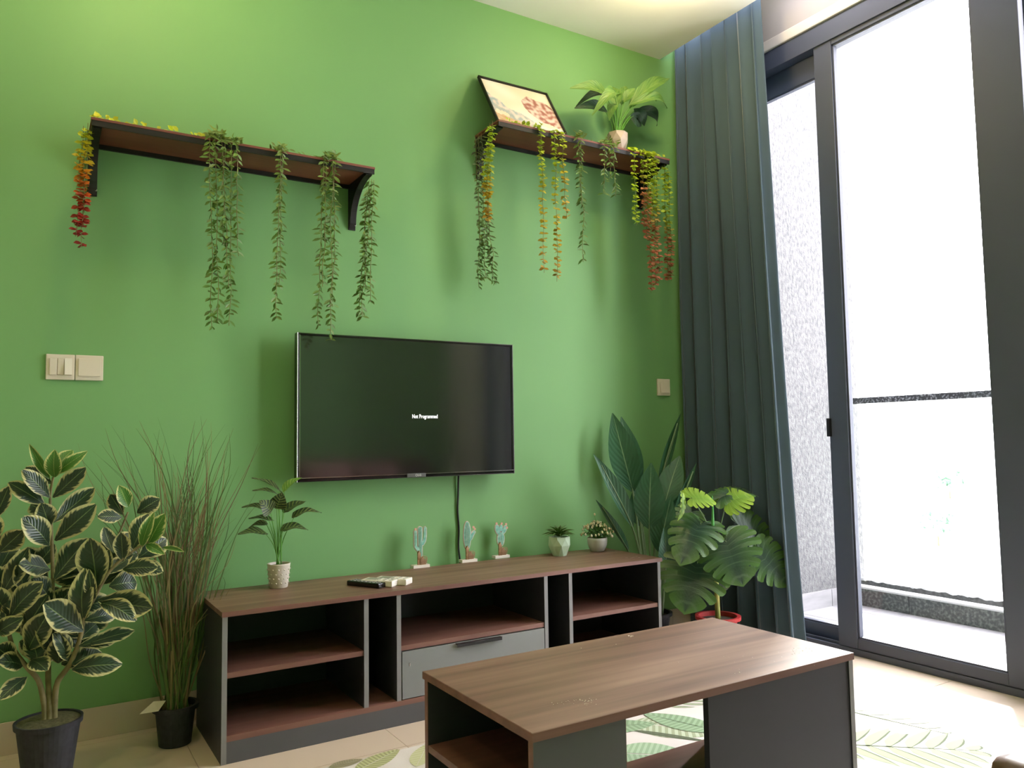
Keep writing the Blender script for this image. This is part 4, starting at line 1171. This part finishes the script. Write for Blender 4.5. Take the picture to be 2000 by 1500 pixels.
# ------------------------------------------------------------------ monstera
def monstera_mesh(key, m, droop=.25, seed=0, fold=.12):
    OUT = [(-.02, .0), (-.20, .10), (-.27, .25), (-.20, .40), (-.03, .49), (.16, .515), (.36, .49), (.55, .42), (.72, .32), (.87, .18), (1.0, 0)]
    def outline(a):
        x = a*(len(OUT)-1); i = min(int(x), len(OUT)-2); k = x-i
        return V((OUT[i][0]*(1-k)+OUT[i+1][0]*k, OUT[i][1]*(1-k)+OUT[i+1][1]*k, 0))
    q = MB(); nlobe = 7; rnd = random.Random(seed)
    A_ = [0, .20, .34, .46, .58, .70, .82, 1.0]
    Mi = [0, .0, .05, .14, .26, .40, .56, 1.0]
    for side in (1, -1):
        for L_ in range(nlobe):
            slit = .16 if L_ in (2, 4, 5) or (L_ == 3 and rnd.random() < .5) else .015
            s0 = rnd.uniform(.40, .58)
            ns, nc = 8, 6
            vs = []; uv = []
            for i in range(ns+1):
                s = i/ns
                for j in range(nc+1):
                    c = j/nc
                    g_ = slit*max(0, (s-s0)/(1-s0))**.6
                    g0 = g_ if L_ > 0 else 0; g1 = g_ if L_ < nlobe-1 else 0
                    cc = g0+(1-g0-g1)*c
                    a = A_[L_]+(A_[L_+1]-A_[L_])*cc
                    mm = Mi[L_]+(Mi[L_+1]-Mi[L_])*cc
                    o = outline(a); rnd_tip = 1-.07*(2*c-1)**4 if s > .5 else 1
                    o = V((o.x, o.y, 0))*1.0
                    m0 = V((mm, 0, 0))
                    p = m0.lerp(o, s*(rnd_tip if s == 1 else 1))
                    p.x += .05*math.sin(PI*s)*(1 if L_ > 1 else .3)*-1
                    r2 = (p.x-.3)**2+p.y**2
                    z = -droop*r2+fold*abs(p.y)+.010*math.cos(2*PI*c)*(s)
                    vs.append((p.x, p.y*side, z)); uv.append((c, s))
            fs = []
            for i in range(ns):
                for j in range(nc):
                    a = i*(nc+1)+j; fs.append((a, a+1, a+nc+2, a+nc+1))
            q.add(vs, fs, uvs=uv)
    bm = q
    me_o = bm.build(key, m, None, world=False, smooth=True)
    me = me_o.data; bpy.data.objects.remove(me_o)
    # consistent normals are not needed: the leaf is thin and two-sided
    return me
def monmat(name, c1, c2, vein, rough=.35):
    m = mat(name, c1, rough); N, L, b = NT(m)
    tc = N.new('ShaderNodeTexCoord'); sp = N.new('ShaderNodeSeparateXYZ'); L.new(tc.outputs['UV'], sp.inputs[0])
    r = N.new('ShaderNodeValToRGB'); e_ = r.color_ramp.elements
    e_[0].position = .15; e_[0].color = (*c1, 1); e_[1].position = 1; e_[1].color = (*c2, 1); L.new(sp.outputs[1], r.inputs[0])
    k = N.new('ShaderNodeMath'); k.operation = 'ABSOLUTE'; s_ = N.new('ShaderNodeMath'); s_.operation = 'SUBTRACT'; s_.inputs[1].default_value = .5
    L.new(sp.outputs[0], s_.inputs[0]); L.new(s_.outputs[0], k.inputs[0])
    mr = N.new('ShaderNodeMapRange'); mr.inputs[1].default_value = .10; mr.inputs[2].default_value = .02; L.new(k.outputs[0], mr.inputs[0])
    ml = N.new('ShaderNodeMath'); ml.operation = 'MULTIPLY'; ml.inputs[1].default_value = .55; L.new(mr.outputs[0], ml.inputs[0])
    mx = N.new('ShaderNodeMix'); mx.data_type = 'RGBA'; L.new(ml.outputs[0], mx.inputs[0]); L.new(r.outputs[0], mx.inputs[6]); mx.inputs[7].default_value = (*vein, 1)
    L.new(mx.outputs[2], b.inputs['Base Color'])
    n = N.new('ShaderNodeTexNoise'); n.inputs['Scale'].default_value = 9; L.new(tc.outputs['UV'], n.inputs['Vector'])
    bp = N.new('ShaderNodeBump'); bp.inputs['Strength'].default_value = .3; bp.inputs['Distance'].default_value = .004; L.new(n.outputs['Fac'], bp.inputs['Height']); L.new(bp.outputs[0], b.inputs['Normal'])
    return translucent(m, .12)
M_mon = monmat('split_leaf', (.030, .065, .040), (.075, .17, .035), (.10, .16, .09), .3)
M_mony = monmat('young_split_leaf', (.16, .30, .04), (.28, .42, .05), (.32, .46, .14))
mo_m = [monstera_mesh('mon%d' % k, M_mon, [.30, .5, .18][k], k+1, [.10, .2, .05][k]) for k in range(3)]
mo_y = monstera_mesh('mony', M_mony, .35, 9, .25)
for me in mo_m+[mo_y]: me.name = 'leaf'
mc = at(1402, 1200, -.50); mc.z = 0
mn = thing('monstera', 'monstera with big split leaves in a red pot in front of the curtain', 'plant', mc)
pot_round(mn, mc, .088, .06, .185, M_redpot, .012)
MB().lathe(mc, [(.084, .165), (0, .170)], 20).build('soil', M_soil, mn)
ym = -.50
trunk = [V((mc.x, mc.y, .165)), at(1400, 1160, ym), at(1398, 1110, ym), at(1395, 1060, ym+.02)]
stem(mn, trunk, .013, .008, noisy(mat('yellow_green_stalk', rough=.5), (.16, .28, .06), (.42, .36, .08), ns=14), 'stalk')
ML = [ # attach, tip, width px, mesh, y attach, y tip, normal
 (1418, 1058, 1454, 1145, 126, 0, -.12, -.20, (.1, 0, .35)), (1362, 1100, 1336, 1198, 134, 2, -.02, -.06, (-.1, 0, .1)), (1368, 1022, 1328, 1096, 104, 0, -.02, -.08, (-.2, 0, .4)),
 (1444, 1026, 1523, 1064, 84, 2, -.02, -.08, (-.1, 0, .55)), (1482, 1078, 1546, 1147, 84, 2, -.08, -.16, (.15, 0, .35)), (1400, 1110, 1412, 1160, 70, 2, .05, .04, (.2, 0, 0)),
 (1350, 1000, 1318, 1040, 60, 2, .12, .10, (-.2, 0, .2)), (1410, 1075, 1440, 1040, 56, 2, .14, .16, (.2, 0, .2))]
for (ax, ay, bx, by, wpx, kk, d0, d1, dn) in ML:
    A = at(ax, ay, ym+d0); B = at(bx, by, ym+d1); W = wpx*1.02*depth(A)/FPX
    m4 = orient(A, B, (CAM-A).normalized()+V(dn), W)
    place_mesh('leaf', mo_m[kk], m4, mn)
    base = trunk[1].lerp(trunk[3], random.uniform(.2, 1))
    stem(mn, [base, base.lerp(A, .55)+V((0, 0, .04)), A], .0040, .0026, bpy.data.materials['petiole_green'], 'petiole', 8)
YL = [(1350, 972, 1400, 975, 62, -.04, -.10, (0, 0, 3)), (1418, 982, 1470, 962, 60, -.04, -.10, (0, 0, 2.2)), (1334, 972, 1330, 1018, 24, -.02, -.04, (.8, 0, 0))]
for i, (ax, ay, bx, by, wpx, d0, d1, dn) in enumerate(YL):
    A = at(ax, ay, ym+d0); B = at(bx, by, ym+d1); W = (wpx*2.0 if i < 2 else wpx)*depth(A)/FPX
    place_mesh('leaf', mo_y, orient(A, B, (CAM-A).normalized()*.8+V(dn), W), mn, 'bright yellow-green young leaf')
    base = trunk[2].lerp(trunk[3], .8)
    if i < 2: stem(mn, [base, base.lerp(A, .5)+V((.01, 0, .02)), A], .0036, .0024, bpy.data.materials['petiole_green'], 'petiole', 8)
A = at(1408, 968, ym); B = at(1484, 950, ym-.03)
place_mesh('leaf', mo_m[1], orient(A, B, V((0, -.35, 1)), .16), mn)
# rolled new leaf
stem(mn, [at(1392, 1050, ym-.05), at(1392, 1020, ym-.05), at(1392, 990, ym-.05), at(1391, 968, ym-.05)], .0095, .0015, mat('new_leaf_green', (.07, .32, .06), .4), 'rolled_leaf')

# ------------------------------------------------------------------ coffee table
ct = thing('coffee_table', 'walnut-topped grey coffee table with an open shelf end, in the foreground', 'table', (.965, -1.7585, 0), .0045)
TL_, TW_, TH_ = .9955, .4916, .42
def ctb(name, m, *a, b=0, parent=None):
    q = MB(); q.box(*a, b=b); return q.build(name, m, parent or ct, world=False)
ts = .0176
ctb('top', M_lam, 0, TL_, 0, TW_, TH_-ts, TH_, b=.0006)
q = MB(); q.box(-.001, TL_+.001, -.0012, 0, TH_-ts, TH_-.0006); q.box(-.001, TL_+.001, TW_, TW_+.0012, TH_-ts, TH_-.0006); q.box(-.0012, 0, 0, TW_, TH_-ts, TH_-.0006); q.box(TL_, TL_+.0012, 0, TW_, TH_-ts, TH_-.0006)
q.build('top_edge', M_lamdark, ct, world=False)
zt_ = TH_-ts
# left box, open to the left
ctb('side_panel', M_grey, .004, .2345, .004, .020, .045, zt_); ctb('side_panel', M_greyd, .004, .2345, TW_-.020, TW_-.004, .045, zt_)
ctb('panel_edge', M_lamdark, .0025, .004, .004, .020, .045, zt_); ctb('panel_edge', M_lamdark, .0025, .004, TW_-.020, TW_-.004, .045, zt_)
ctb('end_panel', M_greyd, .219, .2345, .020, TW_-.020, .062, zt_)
ctb('panel_edge', M_lamdark, .2345, .2355, .004, .020, .062, zt_)
ctb('shelf', M_lamdark, .004, .219, .0201, TW_-.0201, .232, .248)
# right box
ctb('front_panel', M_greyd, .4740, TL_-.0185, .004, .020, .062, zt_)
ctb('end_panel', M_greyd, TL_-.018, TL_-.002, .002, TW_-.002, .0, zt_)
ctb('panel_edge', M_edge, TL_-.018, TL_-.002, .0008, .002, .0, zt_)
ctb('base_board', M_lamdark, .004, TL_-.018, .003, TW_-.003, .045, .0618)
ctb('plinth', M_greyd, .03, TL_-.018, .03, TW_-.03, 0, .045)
cr = MB(); cr_ = random.Random(8)
def crumb(px, py, n, sx, sy, s):
    for k in range(n):
        p = atz(px+cr_.gauss(0, sx), py+cr_.gauss(0, sy), TH_)
        r = cr_.uniform(.4, 1)*s
        cr.box(p.x-r, p.x+r*cr_.uniform(.3, 1), p.y-r*.6, p.y+r*.6, TH_, TH_+r*.7)
crumb(1575, 1270, 46, 17, 4.5, .0011); crumb(1110, 1372, 20, 26, 4, .0009); crumb(1150, 1370, 16, 8, 3, .0011)
crumb(1232, 1243, 4, 3, 1, .0026); crumb(1135, 1267, 1, 1, 1, .002); crumb(1443, 1313, 2, 2, 1, .0016); crumb(1204, 1259, 1, 1, 1, .0015); crumb(1500, 1290, 14, 60, 10, .0007)
tag(cr.build('crumbs', mat('crumb_white', (.80, .74, .62), .8), None, world=False), 'scattered whitish crumbs on the coffee table top', 'crumbs', kind='stuff')

# ------------------------------------------------------------------ rug with printed leaves
rg = thing('rug', 'white rug printed with pale green tropical leaves under the coffee table', 'rug', (1.8, -1.5, 0))
RZ = .006
MB().box(.60, 2.95, -2.28, -.685, .0002, RZ, .0008).build('pile', M_rug, rg)
lq = MB(); lz = [RZ+.0003]
def fp(px, py): return atz(px, py, RZ)
def flat_leaf(A, B, W, c1, c2, nv=14, stripe=True):
    A = V((A.x, A.y, 0)); B = V((B.x, B.y, 0)); lz[0] += .00008; z = lz[0]
    d = B-A; L = d.length; d.normalize(); s = V((-d.y, d.x, 0))
    n = 28
    for sd_ in (1, -1):
        for i in range(n):
            t0, t1 = i/n, (i+1)/n
            def wd(t): return W*.5*math.sin(PI*min(1, t**.8*.98+.01))**.8
            def pt(t, k): return A+d*(L*(t+.06*k))+s*(wd(t)*k*sd_)+V((0, 0, z))
            c = c1 if (i % 2 == 0 or not stripe) else c2
            lq.add([pt(t0, .03), pt(t1, .03), pt(t1, 1), pt(t0, 1)], [(0, 1, 2, 3)], c)
def frond(A, B, Ll, c1, c2, n=11, w_=.030, ang=.9, both=True):
    A = V((A.x, A.y, 0)); B = V((B.x, B.y, 0)); lz[0] += .00008
    d = B-A; L = d.length; d.normalize(); s = V((-d.y, d.x, 0))
    lq.add([A+s*.006+V((0, 0, lz[0])), A-s*.006+V((0, 0, lz[0])), B-s*.001+V((0, 0, lz[0])), B+s*.001+V((0, 0, lz[0]))], [(0, 1, 2, 3)], c2)
    for sd_ in ((1, -1) if both else (1,)):
        for i in range(n):
            t = (i+.4)/n; base = A+d*L*t; ll = Ll*math.sin(PI*(t*.8+.18))
            dd = d*math.cos(ang)+s*math.sin(ang)*sd_
            P = [base+dd*ll*k+d*(.25*ll*k*k) for k in (0, .25, .5, .75, 1)]
            Wt = [w_*.25, w_*.9, w_, w_*.7, .001]
            ln = d.cross(V((0, 0, 1)))
            vs = []
            for p, wt in zip(P, Wt): vs += [p+d*wt*.5+V((0, 0, lz[0])), p-d*wt*.5+V((0, 0, lz[0]))]
            lq.add(vs, [(2*k, 2*k+1, 2*k+3, 2*k+2) for k in range(4)], c1)
            vs = []
            for p, wt in zip(P, Wt): vs += [p+d*wt*.52+V((0, 0, lz[0]+.00004)), p+d*wt*.36+V((0, 0, lz[0]+.00004))]
            lq.add(vs, [(2*k, 2*k+1, 2*k+3, 2*k+2) for k in range(4)], c2)
SG1, SG2 = (.28, .32, .20), (.085, .105, .055)
G_1, G_2 = (.25, .36, .22), (.18, .27, .15)
O_1, O_2 = (.42, .44, .22), (.27, .28, .13)
frond(fp(1600, 1452), fp(1925, 1467), .20, SG1, SG2, 8, .052, 1.15)
frond(fp(1640, 1385), fp(1860, 1436), .10, (.45, .48, .36), SG2, 6, .035, 1.0, False)
flat_leaf(fp(1735, 1428), fp(1790, 1424), .07, (.36, .56, .36), (.46, .64, .44))
flat_leaf(fp(1225, 1410), fp(1400, 1430), .20, SG1, (.43, .49, .35))
flat_leaf(fp(1190, 1470), fp(1350, 1478), .19, G_1, (.34, .46, .30))
frond(fp(1300, 1382), fp(1450, 1340), .12, SG1, SG2, 8, .03)
flat_leaf(fp(1225, 1425), fp(1380, 1448), .03, SG2, (.25, .27, .18), stripe=False)
flat_leaf(fp(690, 1510), fp(775, 1466), .08, O_1, O_2); flat_leaf(fp(640, 1500), fp(705, 1484), .05, (.22, .20, .12), (.27, .25, .15))
flat_leaf(fp(812, 1500), fp(835, 1455), .07, O_1, (.52, .52, .32)); flat_leaf(fp(880, 1520), fp(900, 1440), .10, SG1, SG2)
frond(fp(1500, 1330), fp(1650, 1300), .14, SG1, SG2, 9, .03)
for (x, y, a) in ((.9, -1.2, .3), (1.2, -.9, 1.2), (1.7, -.85, -.4), (2.3, -.9, .9), (2.6, -.95, 2.2), (2.7, -2.0, 1.0), (2.2, -2.05, .2), (1.5, -2.05, .7), (.9, -2.0, 2.0), (2.1, -1.15, 1.9)):
    A = V((x, y, 0)); B = A+V((math.cos(a), math.sin(a), 0))*.28
    B.x = min(max(B.x, .65), 2.9); B.y = min(max(B.y, -2.22), -.74)
    flat_leaf(A, B, .13, *random.choice([(SG1, SG2), (O_1, O_2), (G_1, G_2)]))
lq.build('leaf_print', M_leafprint, rg)

# ------------------------------------------------------------------ sofa along the wall behind the camera (seen in the television)
sf = thing('sofa', 'brown leather sofa whose front corner shows at the bottom right', 'sofa', (2.35, -2.8, 0))
sx0, sx1 = 1.52, 3.10
MB().box(sx0+.16, sx1-.16, -3.10, -2.40, .08, .30, .03).build('base', M_sofa, sf)
for k in range(2):
    a = sx0+.165+k*((sx1-sx0-.33)/2); b = a+(sx1-sx0-.33)/2
    MB().box(a+.003, b-.003, -3.08, -2.31, .30, .445, .03).build('seat_cushion', M_sofa, sf, smooth=True)
    MB().box(a+.003, b-.003, -3.24, -3.02, .42, .84, .06).build('back_cushion', M_sofa, sf, smooth=True)
MB().box(sx0+.02, sx1-.02, -3.30, -3.16, .08, .78, .03).build('backrest', M_sofa, sf, smooth=True)
for a in (sx0, sx1-.16):
    MB().box(a, a+.16, -3.28, -2.31, .05, .438 if a == sx0 else .56, .03).build('armrest', M_sofa, sf, smooth=True)
for (x, y) in ((sx0+.06, -2.40), (sx1-.06, -2.40), (sx0+.06, -3.22), (sx1-.06, -3.22)):
    MB().tube([(x, y, 0), (x, y, .08)], [.016, .022], 10).build('leg', M_black, sf)
for i, (x, rz) in enumerate(((1.98, .15), (2.42, -.12))):
    t = thing('cushion', ['mauve throw cushion on the sofa, left one reflected in the television', 'mauve throw cushion on the sofa, right one reflected in the television'][i], 'cushion', (x, -2.80, .432), rz, 'mauve throw cushions on the sofa')
    q = MB(); n = 12; vs = []; fs = []
    for s_ in (1, -1):
        o_ = len(vs)
        for a in range(n+1):
            for b in range(n+1):
                u, v_ = a/n*2-1, b/n*2-1
                pf = (1-u**4)*(1-v_**4)
                vs.append((u*.21*(1-.06*(1-abs(v_))), s_*.075*pf**.6+(v_*-.0), .21+v_*.21*(1-.06*(1-abs(u)))))
        for a in range(n):
            for b in range(n):
                k = o_+a*(n+1)+b; fs.append((k, k+1, k+n+2, k+n+1))
    q.add(vs, fs); o = q.build('cushion_body', M_cush, t, world=False, smooth=True)
    o.rotation_euler = (.25, 0, 0)
